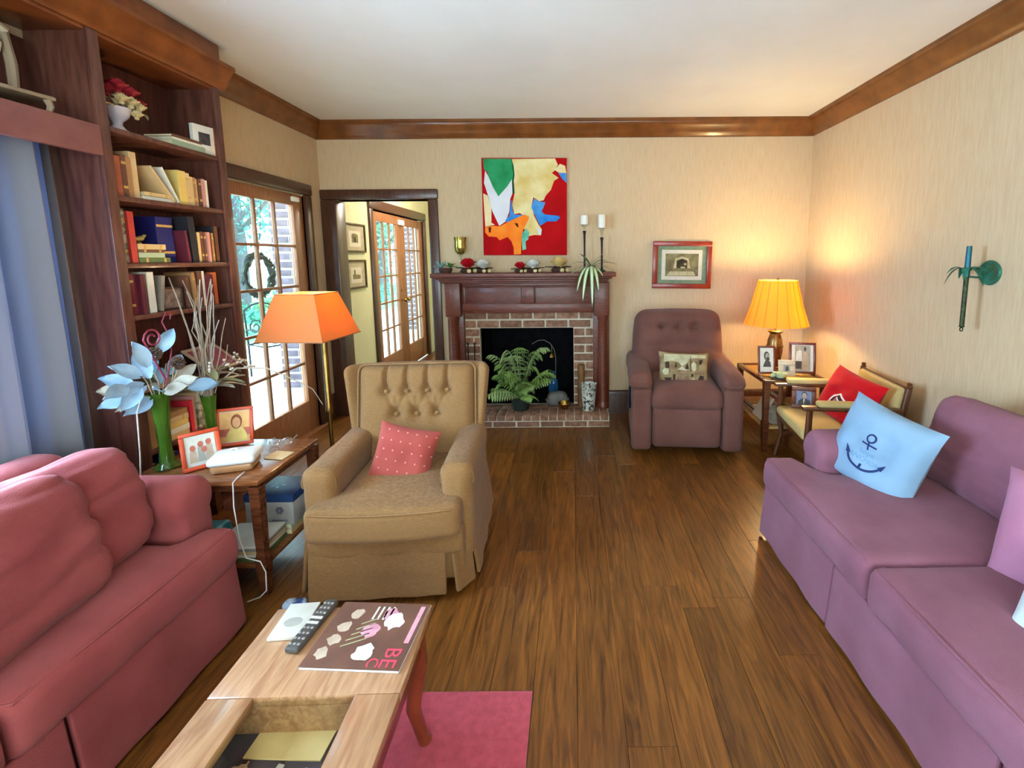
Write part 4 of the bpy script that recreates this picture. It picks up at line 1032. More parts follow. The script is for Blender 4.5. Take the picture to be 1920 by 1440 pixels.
# ------------------------------------------------------------------ curtain
M_curt = translucent('curtain_cloth', '#827e7e', .15, '#8fb0d6')
M_sheer = translucent('sheer_cloth', '#b9d3e4', .8, '#e8f4fc', open_weave=.4)
def drape(name, label, mat, y0, y1, x, amp, folds, z0, z1, th=.006, ph=0, ret=0):
    mb = MB()
    def fx(u, v): 
        a = amp*(.75+.25*v)
        yy = y0+(y1-y0)*u + .012*math.sin(u*folds*2*PI*.5+ph)*v
        return yy, x+a*math.sin(u*folds*2*PI+ph)+.35*a*math.sin(u*folds*4.6*PI+1+ph)+.01*math.sin(v*3)-ret*smooth(.88, 1, u)
    def pt(u, v, s):
        yy, xx = fx(u, 1-v); return (xx+s*th/2, yy, z0+(z1-z0)*v)
    mb.grid(lambda u, v: pt(u, v, 1), int(folds*18), 14); mb.grid(lambda u, v: pt(u, v, -1), int(folds*18), 14, None, 0, True)
    n = int(folds*18)
    return tag(mb.build(name, mat, None, True), label, 'curtain')
drape('curtain', 'blue grey pleated curtain hanging under the bookcase valance', M_curt, 1.52, 2.06, -2.205, .045, 3.0, .03, 2.06, ph=.6, ret=.085)
drape('sheer_curtain', 'pale blue sheer curtain glowing with window light behind the sofa', M_sheer, .22, 1.68, -2.287, .013, 7, .04, 2.06)
o = MB().tube([(-2.20, .2, 2.066), (-2.20, 2.07, 2.066)], .009, 10).build('curtain_rod', M_brass, None)
tag(o, 'thin brass curtain rod hidden behind the valance', 'curtain rod')
# ------------------------------------------------------------------ side tables
M_tblw = pm('table_walnut', '#4a2414', '#653620', scale=10, stretch=(1, 6, 6), rough=.22, coat=.5, world=True, detail=6)
M_tbll = pm('table_oak', '#7d5128', '#9a6a38', scale=10, stretch=(1, 6, 6), rough=.3, coat=.3, world=True, detail=6)
M_glasst = thin_glass('table_glass', '#f6f6f0', .03, graze=.3)
def side_table(label, cx, cy, w, d, h, shelf, glass=False, wood=M_tblw, topm=M_tblw):
    o = thing('end_table', label, 'table', (cx, cy, 0))
    if glass:
        t_ = .035
        for a, b in [((-w/2, -d/2, h-.03), (w/2, -d/2+t_, h)), ((-w/2, d/2-t_, h-.03), (w/2, d/2, h)), ((-w/2, -d/2+t_, h-.03), (-w/2+t_, d/2-t_, h)), ((w/2-t_, -d/2+t_, h-.03), (w/2, d/2-t_, h))]:
            MB().bb(a, b, .004).build('top_rail', wood, o, 30)
        MB().box((-w/2+t_, -d/2+t_, h-.012), (w/2-t_, d/2-t_, h-.004)).build('glass_top', M_glasst, o, False)
        MB().box((-w/2+t_, -d/2+t_, h-.022), (w/2-t_, d/2-t_, h-.014)).build('top_panel', topm, o, False)
    else:
        MB().bb((-w/2, -d/2, h-.022), (w/2, d/2, h), .005).build('top', topm, o, 30)
        MB().bb((-w/2+.03, -d/2+.03, h-.062), (w/2-.03, d/2-.03, h-.022), .003).build('apron', wood, o, 30)
    for sx in (-1, 1):
        for sy in (-1, 1):
            x, y = sx*(w/2-.024), sy*(d/2-.024)
            mb = MB(); pr_ = [(.013, 0), (.015, .02), (.02, .10), (.022, shelf-.03), (.024, shelf+.03), (.018, shelf+.06), (.020, h*.6), (.022, h-.06), (.024, h-.03)]
            for (r0, z0), (r1, z1) in zip(pr_, pr_[1:]):
                mb.add([(x-r0, y-r0, z0), (x+r0, y-r0, z0), (x+r0, y+r0, z0), (x-r0, y+r0, z0), (x-r1, y-r1, z1), (x+r1, y-r1, z1), (x+r1, y+r1, z1), (x-r1, y+r1, z1)],
                       [(0, 3, 2, 1), (4, 5, 6, 7), (0, 1, 5, 4), (1, 2, 6, 5), (2, 3, 7, 6), (3, 0, 4, 7)])
            mb.build('leg', wood, o, False)
    MB().bb((-w/2+.015, -d/2+.015, shelf-.018), (w/2-.015, d/2-.015, shelf), .004).build('shelf', topm, o, 30)
    return o
side_table('dark walnut end table crowded with frames and vases between sofa and tan recliner', -1.685, 2.145, .60, .485, .555, .15, False, M_tblw, pm('table_cherry', '#6a3a1e', '#85502c', scale=10, stretch=(1, 6, 6), rough=.22, coat=.4, world=True, detail=6))
side_table('glass-topped wooden end table under the pleated lamp', 1.705, 3.70, .49, .60, .575, .20, True, M_tblw, pm('honey_panel', '#b58a50', '#c79c60', scale=8, rough=.4))
ZT, ZR = .556, .5755
# ------------------------------------------------------------------ photo frames
M_orange = pm('orange_frame', '#c2401c', '#d04c24', scale=10, rough=.4)
M_dkfr = pm('mahogany_frame', '#54140c', '#6a2012', scale=12, rough=.35, coat=.2)
M_bei = pm('beige_frame', '#cdb597', '#bda486', scale=14, rough=.5)
M_phw = pm('photo_paper', '#bfb6a6', '#b5ab99', scale=20, rough=.5)
def table_frame(label, loc_, rz, w, h, fw_, mat, picture, tilt=12, cat='photo frame'):
    o = thing('framed_photo', label, cat, loc_, rz)
    A = RX(-tilt) @ T(0, 0, h/2)
    mb = frame_mb(w, h, fw_, .014); m2 = MB(); m2.add(mb.v, mb.f, A); m2.build('frame', mat, o, 30)
    m2 = MB(); m2.box((-w/2+fw_*.5, -.007, -h/2+fw_*.5), (w/2-fw_*.5, -.003, h/2-fw_*.5), A); m2.build('photo', M_phw, o, False)
    for nm, pts, m_, lay in picture:
        mm = MB().prism([(x*w/2, z*h/2) for x, z in pts], .0006, A @ T(0, -.0072-.0007*lay, 0) @ RX(90)); mm.build(nm, m_, o, False)
    # easel strut
    m2 = MB(); m2.bb((-.012, .0, -h*.5), (.012, .004, h*.22), .001, RX(-tilt) @ T(0, 0, h/2) @ T(0, .002, h*.18) @ RX(tilt*2+10) @ T(0, 0, -h*.2)); m2.build('easel_strut', mat, o, 30)
    return o
def person_pic(bgc, cl, skin, hair, s=1, cx=0):
    return [('photo_ground', rect(-.8, -.8, .8, .8), bgc, 1),
            ('printed_body', [(cx-.5*s, -.8), (cx+.5*s, -.8), (cx+.46*s, -.4), (cx+.3*s, -.12), (cx+.1*s, -.02), (cx-.1*s, -.02), (cx-.3*s, -.12), (cx-.46*s, -.4)], cl, 2),
            ('printed_hair', ell(cx, .26, .26*s, .34*s), hair, 3), ('printed_face', ell(cx, .2, .19*s, .25*s), skin, 4)]
c_ = lambda n, a, b=None: pm('print_'+n, a, b, scale=40, rough=.7)
P_or, P_ye, P_sk, P_ha = c_('amber', '#d9a060', '#e0ac6c'), c_('yellow', '#d8b866', '#cfae5c'), c_('skin', '#d59a6a', '#c98c5c'), c_('hair', '#8a4a24', '#7a3e1c')
P_gr, P_dg, P_lg, P_bl = c_('grey', '#8e8678', '#9b9384'), c_('charcoal', '#3a3632', '#4a4640'), c_('pale', '#cfc8b8', '#c4bcaa'), c_('bluegrey', '#7d8498', '#6d748a')
P_rs = c_('rose', '#b8604a', '#a85440'); P_tn = c_('tan', '#b59a80', '#a58a70')
table_frame('orange framed photo of a child in a yellow jumper on the dark end table', (-1.77, 2.30, ZT), 22, .165, .195, .016, M_orange, person_pic(P_or, P_ye, P_sk, P_ha, 1.15, .1)+[('printed_sofa', rect(-.8, -.5, .8, -.1), P_rs, 1.5)], 14)
table_frame('orange framed group photo beside the green vase on the dark end table', (-1.725, 2.035, ZT), 48, .15, .175, .018, M_orange,
            [('photo_ground', rect(-.72, -.78, .72, .78), P_lg, 1)]+[('printed_face', ell(x, z, .14, .16), P_rs, 3) for x, z in [(-.4, .15), (0, .3), (.4, .35), (.15, 0)]]+[('printed_body', [(x-.2, -.6), (x+.2, -.6), (x+.16, z-.15), (x-.16, z-.15)], P_gr if k % 2 else P_tn, 2) for k, (x, z) in enumerate([(-.4, .15), (0, .3), (.4, .35)])], 16)
table_frame('mahogany framed portrait of a bearded man in front of the table lamp', (1.555, 3.60, ZR), -6, .135, .225, .016, M_dkfr, [('photo_ground', rect(-.78, -.85, .78, .85), P_lg, 1), ('printed_coat', [(-.45, -.5), (.5, -.5), (.42, -.15), (.12, .0), (-.15, -.05)], P_dg, 2), ('printed_hair', ell(.0, .28, .32, .32), P_dg, 2.5), ('printed_face', ell(.06, .24, .22, .26), P_gr, 3), ('printed_beard', ell(.14, .06, .2, .14), P_dg, 4)], 10)
table_frame('beige mitred frame with a tiny photo, the middle one under the lamp', (1.675, 3.51, ZR), -10, .125, .13, .04, M_bei, [('photo_ground', rect(-.38, -.38, .38, .38), P_gr, 1), ('printed_shape', [(-.2, -.3), (.25, -.3), (.2, .2), (0, .32)], P_dg, 2)], 14)
table_frame('large mahogany framed photo of a standing couple at the right of the lamp table', (1.84, 3.60, ZR), -14, .20, .25, .02, M_dkfr, [('mount_board', rect(-.84, -.86, .84, .86), P_lg, 1), ('photo_ground', rect(-.55, -.8, .6, .8), P_gr, 2), ('printed_woman', [(.0, -.75), (.5, -.75), (.42, .1), (.3, .4), (.1, .4), (.02, .1)], P_tn, 3), ('printed_man', [(-.5, -.2), (-.02, -.2), (-.05, .45), (-.2, .5), (-.42, .4)], P_lg, 3), ('printed_face', ell(.2, .58, .1, .14), P_dg, 4), ('printed_face', ell(-.22, .6, .1, .13), P_tn, 4), ('printed_seat', rect(-.5, -.7, -.05, -.22), P_dg, 3)], 10)
# ------------------------------------------------------------------ floor lamp with square shade
M_shade1 = translucent('parchment_shade', '#b88c58', .5, '#f8a418')
M_shadein = pm('shade_lining', '#e8dcc4', rough=.8)
M_shade2 = translucent('pleated_shade', '#dba648', .5, '#f2b030')
fl_ = thing('floor_lamp', 'brass floor lamp with a square sloping orange shade', 'lamp', (-1.43, 2.60, 0))
MB().lathe([(0, 0), (.12, 0), (.125, .008), (.11, .018), (.04, .026), (.018, .05), (0, .05)], 28).build('base', M_brass, fl_)
MB().lathe([(.0, .04), (.011, .04), (.011, .66), (.0, .66)], 14).build('pole', M_brass, fl_)
MB().lathe([(.0, .62), (.0165, .62), (.019, .63), (.019, .66), (.0165, .67), (.0155, 1.13), (.0, 1.13)], 14).build('upper_pole', M_brass, fl_)
MB().tube([(0, 0, 1.11), (-.05, .03, 1.115), (-.11, .06, 1.12), (-.11, .06, 1.16)], .007, 8).build('swing_arm', M_brass, fl_)
bulbm = pm('warm_bulb', '#ffe9c0', emit='#ffd9a0', estr=18)
MB().lathe([(0, 0), (.012, 0), (.014, .025), (.03, .055), (.026, .085), (0, .097)], 14, T(-.11, .06, 1.155)).build('bulb', bulbm, fl_)
def sq_shade(s0, z0, s1, z1, th, M):
    mb = MB()
    def ringp(s, z): return [(-s, -s, z), (s, -s, z), (s, s, z), (-s, s, z)]
    v = ringp(s0, z0)+ringp(s1, z1)+ringp(s1-th, z1)+ringp(s0-th, z0)
    f = []
    for a in range(3):
        for k in range(4): f.append((a*4+k, a*4+(k+1) % 4, a*4+4+(k+1) % 4, a*4+4+k))
    for k in range(4): f.append((12+k, 12+(k+1) % 4, (k+1) % 4, k))
    return mb.add(v, f, M)
SM = T(-.11, .06, 0) @ RZ(-4)
sq_shade(.195, 1.065, .115, 1.325, .002, SM).build('shade', M_shade1, fl_, False)
mb = MB()
for s, z in [(.196, 1.067), (.116, 1.323)]:
    mb.tube([SM @ Vector(p) for p in [(-s, -s, z), (s, -s, z), (s, s, z), (-s, s, z)]], .003, 6, True)
mb.build('shade_trim', pm('shade_binding', '#9a6238', rough=.8), fl_)
lamp_light(fl_, (-.11, .06, 1.29), 12, (1, .80, .44))
# ------------------------------------------------------------------ table lamp
tl = thing('table_lamp', 'brown and gold vase lamp with a glowing pleated orange shade', 'lamp', (1.70, 3.80, ZR))
M_lampb = pm('lamp_gilt', '#8a6a34', '#4e3418', scale=18, rough=.25, metal=.6)
M_lampr = pm('lamp_brown', '#4a1c10', '#6a3018', scale=18, rough=.25, metal=.3)
MB().lathe([(0, 0), (.05, 0), (.054, .012), (.04, .022), (.036, .04), (.0, .04)], 24).build('foot', M_lampb, tl)
MB().lathe([(0, .04), (.036, .04), (.05, .07), (.062, .13), (.064, .18), (0, .18)], 28).build('lower_body', M_lampr, tl)
MB().lathe([(0, .18), (.067, .18), (.069, .188), (.067, .196), (0, .196)], 28).build('band', M_lampb, tl)
MB().lathe([(0, .196), (.063, .196), (.058, .24), (.046, .275), (.04, .295), (.0, .295)], 28).build('upper_body', M_lampb, tl)
MB().lathe([(0, .295), (.042, .295), (.058, .31), (.062, .318), (.056, .322), (.0, .322)], 28).build('rim', M_lampb, tl)
MB().lathe([(0, .322), (.008, .322), (.008, .58), (0, .58)], 10).build('stem', M_brass, tl)
MB().lathe([(0, 0), (.012, 0), (.014, .025), (.03, .055), (.026, .085), (0, .097)], 14, T(0, 0, .58)).build('bulb', bulbm, tl)
mb = MB()
sc_ = lambda a, z: 1+.035*abs(math.sin(a*8))*(.5+.5*(z < .45))
n_ = 128
pf0 = [(.247, .372), (.245, .378), (.198, .535), (.150, .735), (.148, .740)]
mb.lathe(pf0, n_, None, 0, sc_)
mb.f = [f for f in mb.f if len(f) == 4]; mb.mi = [0]*len(mb.f)
inner = [(r-.003, z) for r, z in pf0]
m2 = MB(); m2.lathe(inner, n_, None, 0, sc_); m2.f = [tuple(reversed(f)) for f in m2.f if len(f) == 4]; m2.mi = [0]*len(m2.f)
mb.add(m2.v, m2.f)
mb.build('shade', M_shade2, tl, 30)
mb = MB()
for k in range(16):
    a = k*2*PI/16
    mb.tube([((r*sc_(a, z)+.002)*math.cos(a), (r*sc_(a, z)+.002)*math.sin(a), z) for r, z in pf0], .0022, 5)
mb.build('shade_pleat_seams', pm('pleat_binding', '#c07f2a', rough=.8), tl)
mb = MB()
for k in range(3):
    a = k*2*PI/3; mb.tube([(0, 0, .725), (.146*math.cos(a), .146*math.sin(a), .732)], .002, 5)
mb.tube([(0, 0, .5), (0, 0, .74)], .004, 6)
mb.lathe([(0, .738), (.009, .738), (.012, .748), (.006, .758), (0, .762)], 10)
mb.build('harp_and_finial', M_brass, tl)
lamp_light(tl, (0, 0, .685), 36, (1, .80, .40), .05)
MB().lathe([(0, 0), (.012, 0), (.014, .02), (.026, .05), (.022, .07), (0, .08)], 14, T(.008, 0, .46) @ RY(75)).build('bulb', bulbm, tl)  # second, lower bulb added with its light for the glow below the shade
lamp_light(tl, (.06, -.03, .46), 17, (1, .80, .40), .04)
# ------------------------------------------------------------------ things on and under the glass-topped table
M_celad = pm('celadon', '#a8b084', '#bcc398', scale=14, rough=.3)
bw = thing('green_bowl', 'small pale green dish with a modelled frog on the glass-topped table', 'bowl', (1.585, 3.455, ZR))
MB().bb((-.06, -.045, 0), (.06, .045, .008), .003).build('saucer', pm('dark_tray', '#2a1810', rough=.4), bw, 30)
MB().lathe([(0, .009), (.028, .009), (.04, .022), (.048, .045), (.044, .045), (.034, .025), (0, .018)], 22, T(.015, 0, 0)).build('dish', M_celad, bw)
MB().rbox((.018, .014, .014), .013, 2, 4, T(-.043, -.005, .028)).build('frog_body', M_celad, bw)
MB().rbox((.013, .012, .010), .0095, 2, 4, T(-.035, -.008, .048)).build('frog_head', M_celad, bw)
for k, (c, t_, dx, nm) in enumerate([('brown', .03, 0, 'brown book lying lowest'), ('black', .025, .006, 'black book in the middle'), ('tan', .02, -.004, 'tan book lying on top')]):
    o = book_mb(t_, .17, .22).build('book', [bmat(c), PAGES, BAND], None, False); o.matrix_world = T(1.545+dx+.14, 3.74, .201+t_/2+[0, .0305, .056][k]) @ RX(-90) @ RZ(0)
    tag(o, nm+' in the pile under the glass-topped table', 'book', 'pile under the lamp table')
for k, c in enumerate(['white', 'rust', 'white', 'brown']):
    o = book_mb(.022, .16, .20).build('book', [bmat(c), PAGES, BAND], None, False); o.matrix_world = T(1.51+k*.03, 3.56, .203+k*.006) @ RZ(-90) @ RX(-28)
    tag(o, f'{["white", "rust", "second white", "brown"][k]} book slanting at the left under the lamp table', 'book', 'slanting books under the lamp table')
o = thing('round_plate', 'round marbled plate propped under the glass-topped table', 'plate', (1.58, 3.47, .2005))
MB().lathe([(0, 0), (.06, .0), (.075, .006), (.073, .009), (.055, .005), (0, .004)], 28, T(0, .01, .075) @ RX(78)).build('plate', pm('marbled', '#b5aa98', '#8d8474', scale=26, rough=.4), o)
MB().bb((-.03, .0, 0), (.03, .03, .012), .002).build('plate_stand', M_tblw, o, 30)
o = thing('magazine_box', 'tan open file box at the right under the lamp table', 'box', (1.80, 3.56, .2005), 8)
for a, b in [((-.10, -.11, 0), (.10, .11, .006)), ((-.10, -.11, .006), (-.094, .11, .15)), ((.094, -.11, .006), (.10, .11, .11)), ((-.094, .104, .006), (.094, .11, .16)), ((-.094, -.11, .006), (.094, -.104, .09))]:
    MB().bb(a, b, .001).build('side', pm('kraft', '#b58a52', '#a57a44', scale=20, rough=.8), o, False)
# ------------------------------------------------------------------ cream chair
M_oak = pm('turned_oak', '#4a2410', '#663818', scale=14, stretch=(5, 5, 1), rough=.35, coat=.3)
M_cream = fabric('cream_vinyl', '#b59a62', '#c2a870', bump=.1, sheen=0, rough=.5)
ch = thing('wooden_armchair', 'dark wooden armchair with cream padded seat, arms and back beside the mauve sofa', 'armchair', (1.80, 3.05, -.0), -97)
hw = .30
for s in (-1, 1):
    MB().tube([(s*(hw-.02), .26, 0), (s*(hw-.02), .25, .36), (s*(hw-.02), .30, .70)], [.018, .021, .019], 10).build('back_post', M_oak, ch)
    MB().lathe([(0, 0), (.014, 0), (.02, .012), (.012, .022), (.017, .034), (0, .042)], 12, T(s*(hw-.02), .301, .698)).build('finial', M_oak, ch)
    MB().tube([(s*(hw-.02), -.27, .55), (s*(hw-.02), -.275, .34), (s*(hw-.02), -.25, .18), (s*(hw-.02), -.29, 0)], [.019, .022, .019, .015], 10).build('front_leg', M_oak, ch)
    MB().bb((s*(hw-.02)-.03, -.32, .545), (s*(hw-.02)+.03, .27, .57), .008).build('arm', M_oak, ch, 30)
    MB().rbox((.036, .17, .018), .016, 4, 3, T(s*(hw-.02), -.06, .586)).build('arm_pad', M_cream, ch)
    MB().bb((s*(hw-.02)-.012, -.26, .16), (s*(hw-.02)+.012, .25, .19), .004).build('side_stretcher', M_oak, ch, 30)
MB().bb((-hw+.03, -.29, .30), (hw-.03, -.26, .36), .005).build('seat_rail', M_oak, ch, 30)
MB().bb((-hw+.03, .24, .32), (hw-.03, .265, .36), .005).build('seat_rail', M_oak, ch, 30)
MB().rbox((hw-.03, .285, .035), .03, 8, 3, T(0, -.02, .365), lambda p: (p.x, p.y, p.z+(.012*(1-(p.x/.27)**2) if p.z > 0 else 0))).build('seat_pad', M_cream, ch)
MB().bb((-hw+.02, .285, .67), (hw-.02, .305, .705), .006).build('top_rail', M_oak, ch, 30)
MB().rbox((hw-.035, .022, .125), .02, 8, 3, T(0, .262, .575) @ RX(-12)).build('back_pad', M_cream, ch)
table_frame('wood framed photo of a man in a suit standing on the cream chair', (1.67, 3.22, .412), -20, .16, .16, .03, pm('walnut_frame', '#5a2a14', '#6d3820', scale=14, rough=.4), [('photo_ground', rect(-.68, -.68, .68, .68), P_bl, 1), ('printed_suit', [(-.5, -.66), (.6, -.66), (.5, -.2), (.15, -.05), (-.1, -.05), (-.4, -.25)], P_dg, 2), ('printed_hair', ell(.05, .3, .23, .28), P_dg, 2.5), ('printed_face', ell(.05, .2, .19, .26), P_tn, 3), ('printed_shirt', [(0, -.6), (.1, -.1), (-.05, -.1)], P_lg, 3)], 8)
# ------------------------------------------------------------------ things on the dark end table
M_green = pm('green_glass', '#5f8a2a', '#4a7020', scale=6, rough=.08, trans=.55, ior=1.45, spec=.5)
def glass_vase(label, loc_, prof_):
    o = thing('green_vase', label, 'vase', loc_)
    inn = [(max(r-.005, .001), z) for r, z in reversed(prof_) if z > .012]
    MB().lathe([(0, 0)]+prof_+inn+[(0, .014)], 28).build('glass', M_green, o); return o
v1 = glass_vase('tall flared green glass vase nearest the sofa holding silvery leaves', (-1.905, 2.05, ZT), [(.048, 0), (.052, .006), (.03, .03), (.024, .09), (.026, .2), (.033, .28), (.04, .345), (.043, .36)])
v2 = glass_vase('slimmer green glass vase behind the orange frames holding dried twigs', (-1.86, 2.27, ZT), [(.042, 0), (.044, .006), (.028, .03), (.023, .09), (.024, .18), (.03, .25), (.034, .28)])
M_silver = pm('silver_leaf', '#7f9fb8', '#a3bccb', scale=14, rough=.55); M_silver2 = pm('pale_dry_leaf', '#9c9282', '#b4aa98', scale=14, rough=.7)
M_twig = pm('pale_twig', '#a08c74', '#857260', scale=20, rough=.8); M_berry = pm('pale_berry', '#c9bfae', '#b5aa98', scale=20, rough=.5); M_curl = pm('red_curl', '#7a2438', '#8f3446', scale=20, rough=.6)
M_sagel = pm('olive_dry', '#7d7a52', '#949066', scale=14, rough=.7)
def leaf_mb(base, direc, L, W, up=(0, 0, 1), bend=.25, n=8):
    d = Vector(direc).normalized(); u = Vector(up); side = d.cross(u)
    if side.length < .1: side = d.cross(Vector((1, 0, 0)))
    side.normalize(); nn = side.cross(d)
    b = Vector(base)
    def pt(s, t):
        wd = W/2*math.sin(PI*min(1, s*.95+.04))**.8
        x = (t-.5)*2
        return b+d*(s*L)+side*(x*wd)+nn*(-bend*L*s*s+.18*W*x*x+.02*W*math.sin(s*20)*x)
    mb = MB(); mb.grid(pt, n, 4); return mb
arr1 = thing('silk_leaf_bunch', 'bunch of silvery blue silk leaves and pine cones in the tall green vase', 'flowers', (-1.905, 2.05, ZT+.02))
q = random.Random(3)
for k in range(16):
    a = 2*PI*k/16*1.0+q.uniform(-.2, .2); el = q.uniform(-.1, .9)
    L = q.uniform(.10, .14); d = Vector((math.cos(a)*math.cos(el), math.sin(a)*math.cos(el), math.sin(el)))
    if d.x < -.55: d.x *= .35; d.normalize()
    base = Vector((0, 0, .33))+d*q.uniform(.05, .11)
    leaf_mb(base, d, L, q.uniform(.055, .07), up=(.6+q.uniform(-.4, .4), -.7+q.uniform(-.3, .3), .5), bend=.25).build('leaf', M_silver if k % 3 else M_silver2, arr1)
# a long spray reaching towards the sofa end
for k, (bx, by, bz, dx, dy, dz) in enumerate([(.03, -.10, .40, .35, -.9, .1), (.06, -.15, .40, .3, -.9, -.35), (.02, -.10, .44, .0, -.8, .6), (.05, -.2, .42, .4, -.9, .05), (.04, -.08, .48, .1, -.4, .9), (.0, .02, .52, .3, .4, .8)]):
    leaf_mb((bx, by, bz), (dx, dy, dz), .125, .062, up=(.75, -.45, .45), bend=.25).build('leaf', M_silver, arr1)
for k in range(6):
    a = k*1.05
    MB().tube([(0, 0, 0), (.006*math.cos(a), .006*math.sin(a), .25), (.05*math.cos(a)+.02, .05*math.sin(a), .40), (.08*math.cos(a)*.8+.02, .08*math.sin(a), .46)], .0025, 5).build('stem', M_twig, arr1)
for k, (x, y, z) in enumerate([(.03, -.03, .50), (.06, .05, .44)]):
    mb = MB()
    for i in range(40):
        t = i/40; a = i*2.4; r = .024*math.sin(PI*(.15+.8*t)); c = Vector((x+r*math.cos(a), y+r*math.sin(a), z+.055*t))
        mb.rbox((.008, .006, .003), .0025, 1, 1, T(*c) @ RZ(math.degrees(a)) @ RY(-30))
    mb.build('pine_cone', pm('cone_brown', '#4a3428', '#6a5040', scale=30, rough=.8), arr1)
MB().tube([(.04, .0, .40)]+[(.05+.0*t, -.05-.045*math.cos(t*2.2)*(1-t/6), .60+.045*math.sin(t*2.2)*(1-t/6)) for t in [i*.25 for i in range(17)]], .004, 6).build('curled_stem', M_curl, arr1)
MB().tube([(.01, .03, .36), (.02, .07, .52), (.01, .075, .60), (.0, .06, .66), (.0, .085, .70), (.0, .11, .69), (.0, .105, .665)], .003, 6).build('curled_stem', M_curl, arr1)
MB().tube([(.03, -.1, .38), (.045, -.16, .30), (.03, -.15, .2), (.045, -.17, .12), (.03, -.165, .02)], .003, 5).build('trailing_stem', M_berry, arr1)
arr2 = thing('dried_twig_bunch', 'bunch of dried twigs, berries and leaves in the slimmer green vase', 'flowers', (-1.86, 2.27, ZT+.02))
q = random.Random(8)
for k in range(22):
    a = q.uniform(0, 2*PI); sp_ = q.uniform(.04, .17); hh = q.uniform(.42, .84)
    pts = [Vector((0, 0, .02))]
    for i in range(1, 8):
        t = i/7; pts.append(Vector((math.cos(a)*sp_*t*t*(.6 if math.cos(a) < 0 else 1)+q.uniform(-.018, .018), math.sin(a)*sp_*t*t+q.uniform(-.018, .018), .02+hh*t)))
    MB().tube(pts, [.005-.0004*i for i in range(8)], 5).build('twig', M_twig if k % 3 else M_silver2, arr2)
for k in range(9):
    a = q.uniform(-1.4, 1.9); el = q.uniform(-.1, .7); d = (math.cos(a)*math.cos(el), math.sin(a)*math.cos(el), math.sin(el))
    leaf_mb((d[0]*.04, d[1]*.04, .30+.03*(k % 4)), d, q.uniform(.1, .16), .045, bend=.35).build('leaf', M_sagel if k % 2 else M_silver2, arr2)
for k in range(5):
    a = -.6+k*.45; pts = [(0, 0, .28), (.06*math.cos(a), .07*math.sin(a), .38), (.12*math.cos(a), .16*math.sin(a), .44), (.17*math.cos(a), .26*math.sin(a), .42-.02*k)]
    s_ = MB().tube(pts, .002, 5).build('spray', M_twig, arr2)
    for i in range(5):
        t = i/4; c = Vector(pts[2])*(1-t)+Vector(pts[3])*t
        MB().rbox((.006, .006, .006), .0055, 1, 3, T(c.x, c.y, c.z+.008*(-1)**i)).build('berry', M_berry, s_)
MB().tube([(0, 0, .28), (.10, .08, .38), (.2, .16, .36), (.32, .24, .26), (.36, .3, .2), (.40, .32, .1)], [.004, .004, .0035, .003, .002, .0015], 6).build('long_grass', M_berry, arr2)
# white lidded container
M_wpl = pm('white_plastic', '#d9d4d0', '#cec9c6', scale=8, rough=.35)
cn = thing('lidded_container', 'white plastic food container with a domed lid on the dark end table', 'container', (-1.575, 2.04, ZT), 18)
MB().rbox((.085, .065, .022), .018, 4, 3, T(0, 0, .022)).build('tub', pm('amber_tub', '#a5744a', '#94643e', scale=8, rough=.3), cn)
MB().rbox((.094, .072, .018), .016, 8, 4, T(0, 0, .055), lambda p: (p.x, p.y, p.z+(.012*(1-(p.x/.094)**2)*(1-(p.y/.072)**2) if p.z > 0 else 0))).build('lid', M_wpl, cn)
MB().tube([(-.02, 0, .08), (-.012, .0, .094), (.005, 0, .095), (.012, 0, .083)], .003, 6).build('lid_tab', M_wpl, cn)
tag(MB().bb((-.05, -.042, 0), (.05, .042, .006), .002, T(-1.455, 2.165, ZT) @ RZ(-8)).build('coaster', pm('cork', '#cbb28c', '#bda47c', scale=50, rough=.9), None, 30), 'square tan coaster near the front edge of the dark end table', 'coaster')
gl = thing('eyeglasses', 'pair of metal eyeglasses lying on the dark end table', 'glasses', (-1.53, 2.30, ZT+.003), 20)
M_sil = pm('silver_metal', '#a9b4b0', '#7d8a86', scale=20, rough=.2, metal=.9)
for s in (-1, 1):
    MB().tube([(s*.03+.022*math.cos(t), 0, .016+.016*math.sin(t)) for t in [i*2*PI/16 for i in range(16)]], .0018, 6, True).build('rim', M_sil, gl)
    MB().tube([(s*.053, 0, .02), (s*.055, .06, .014), (s*.052, .11, .003)], .0018, 6).build('temple', M_sil, gl)
MB().tube([(-.008, 0, .02), (0, 0, .025), (.008, 0, .02)], .0015, 6).build('bridge', M_sil, gl)
o = MB().tube([(-1.50, 1.985, ZT+.004), (-1.49, 1.93, ZT+.006), (-1.488, 1.895, ZT-.002), (-1.487, 1.885, .45), (-1.47, 1.875, .30), (-1.44, 1.865, .22), (-1.385, 1.87, .20), (-1.365, 1.87, .15), (-1.37, 1.87, .06), (-1.41, 1.88, .02), (-1.46, 1.87, .006)], .0026, 6).build('white_cable', M_wpl, None)
tag(o, 'thin white cable hanging off the dark end table to the floor', 'cable')
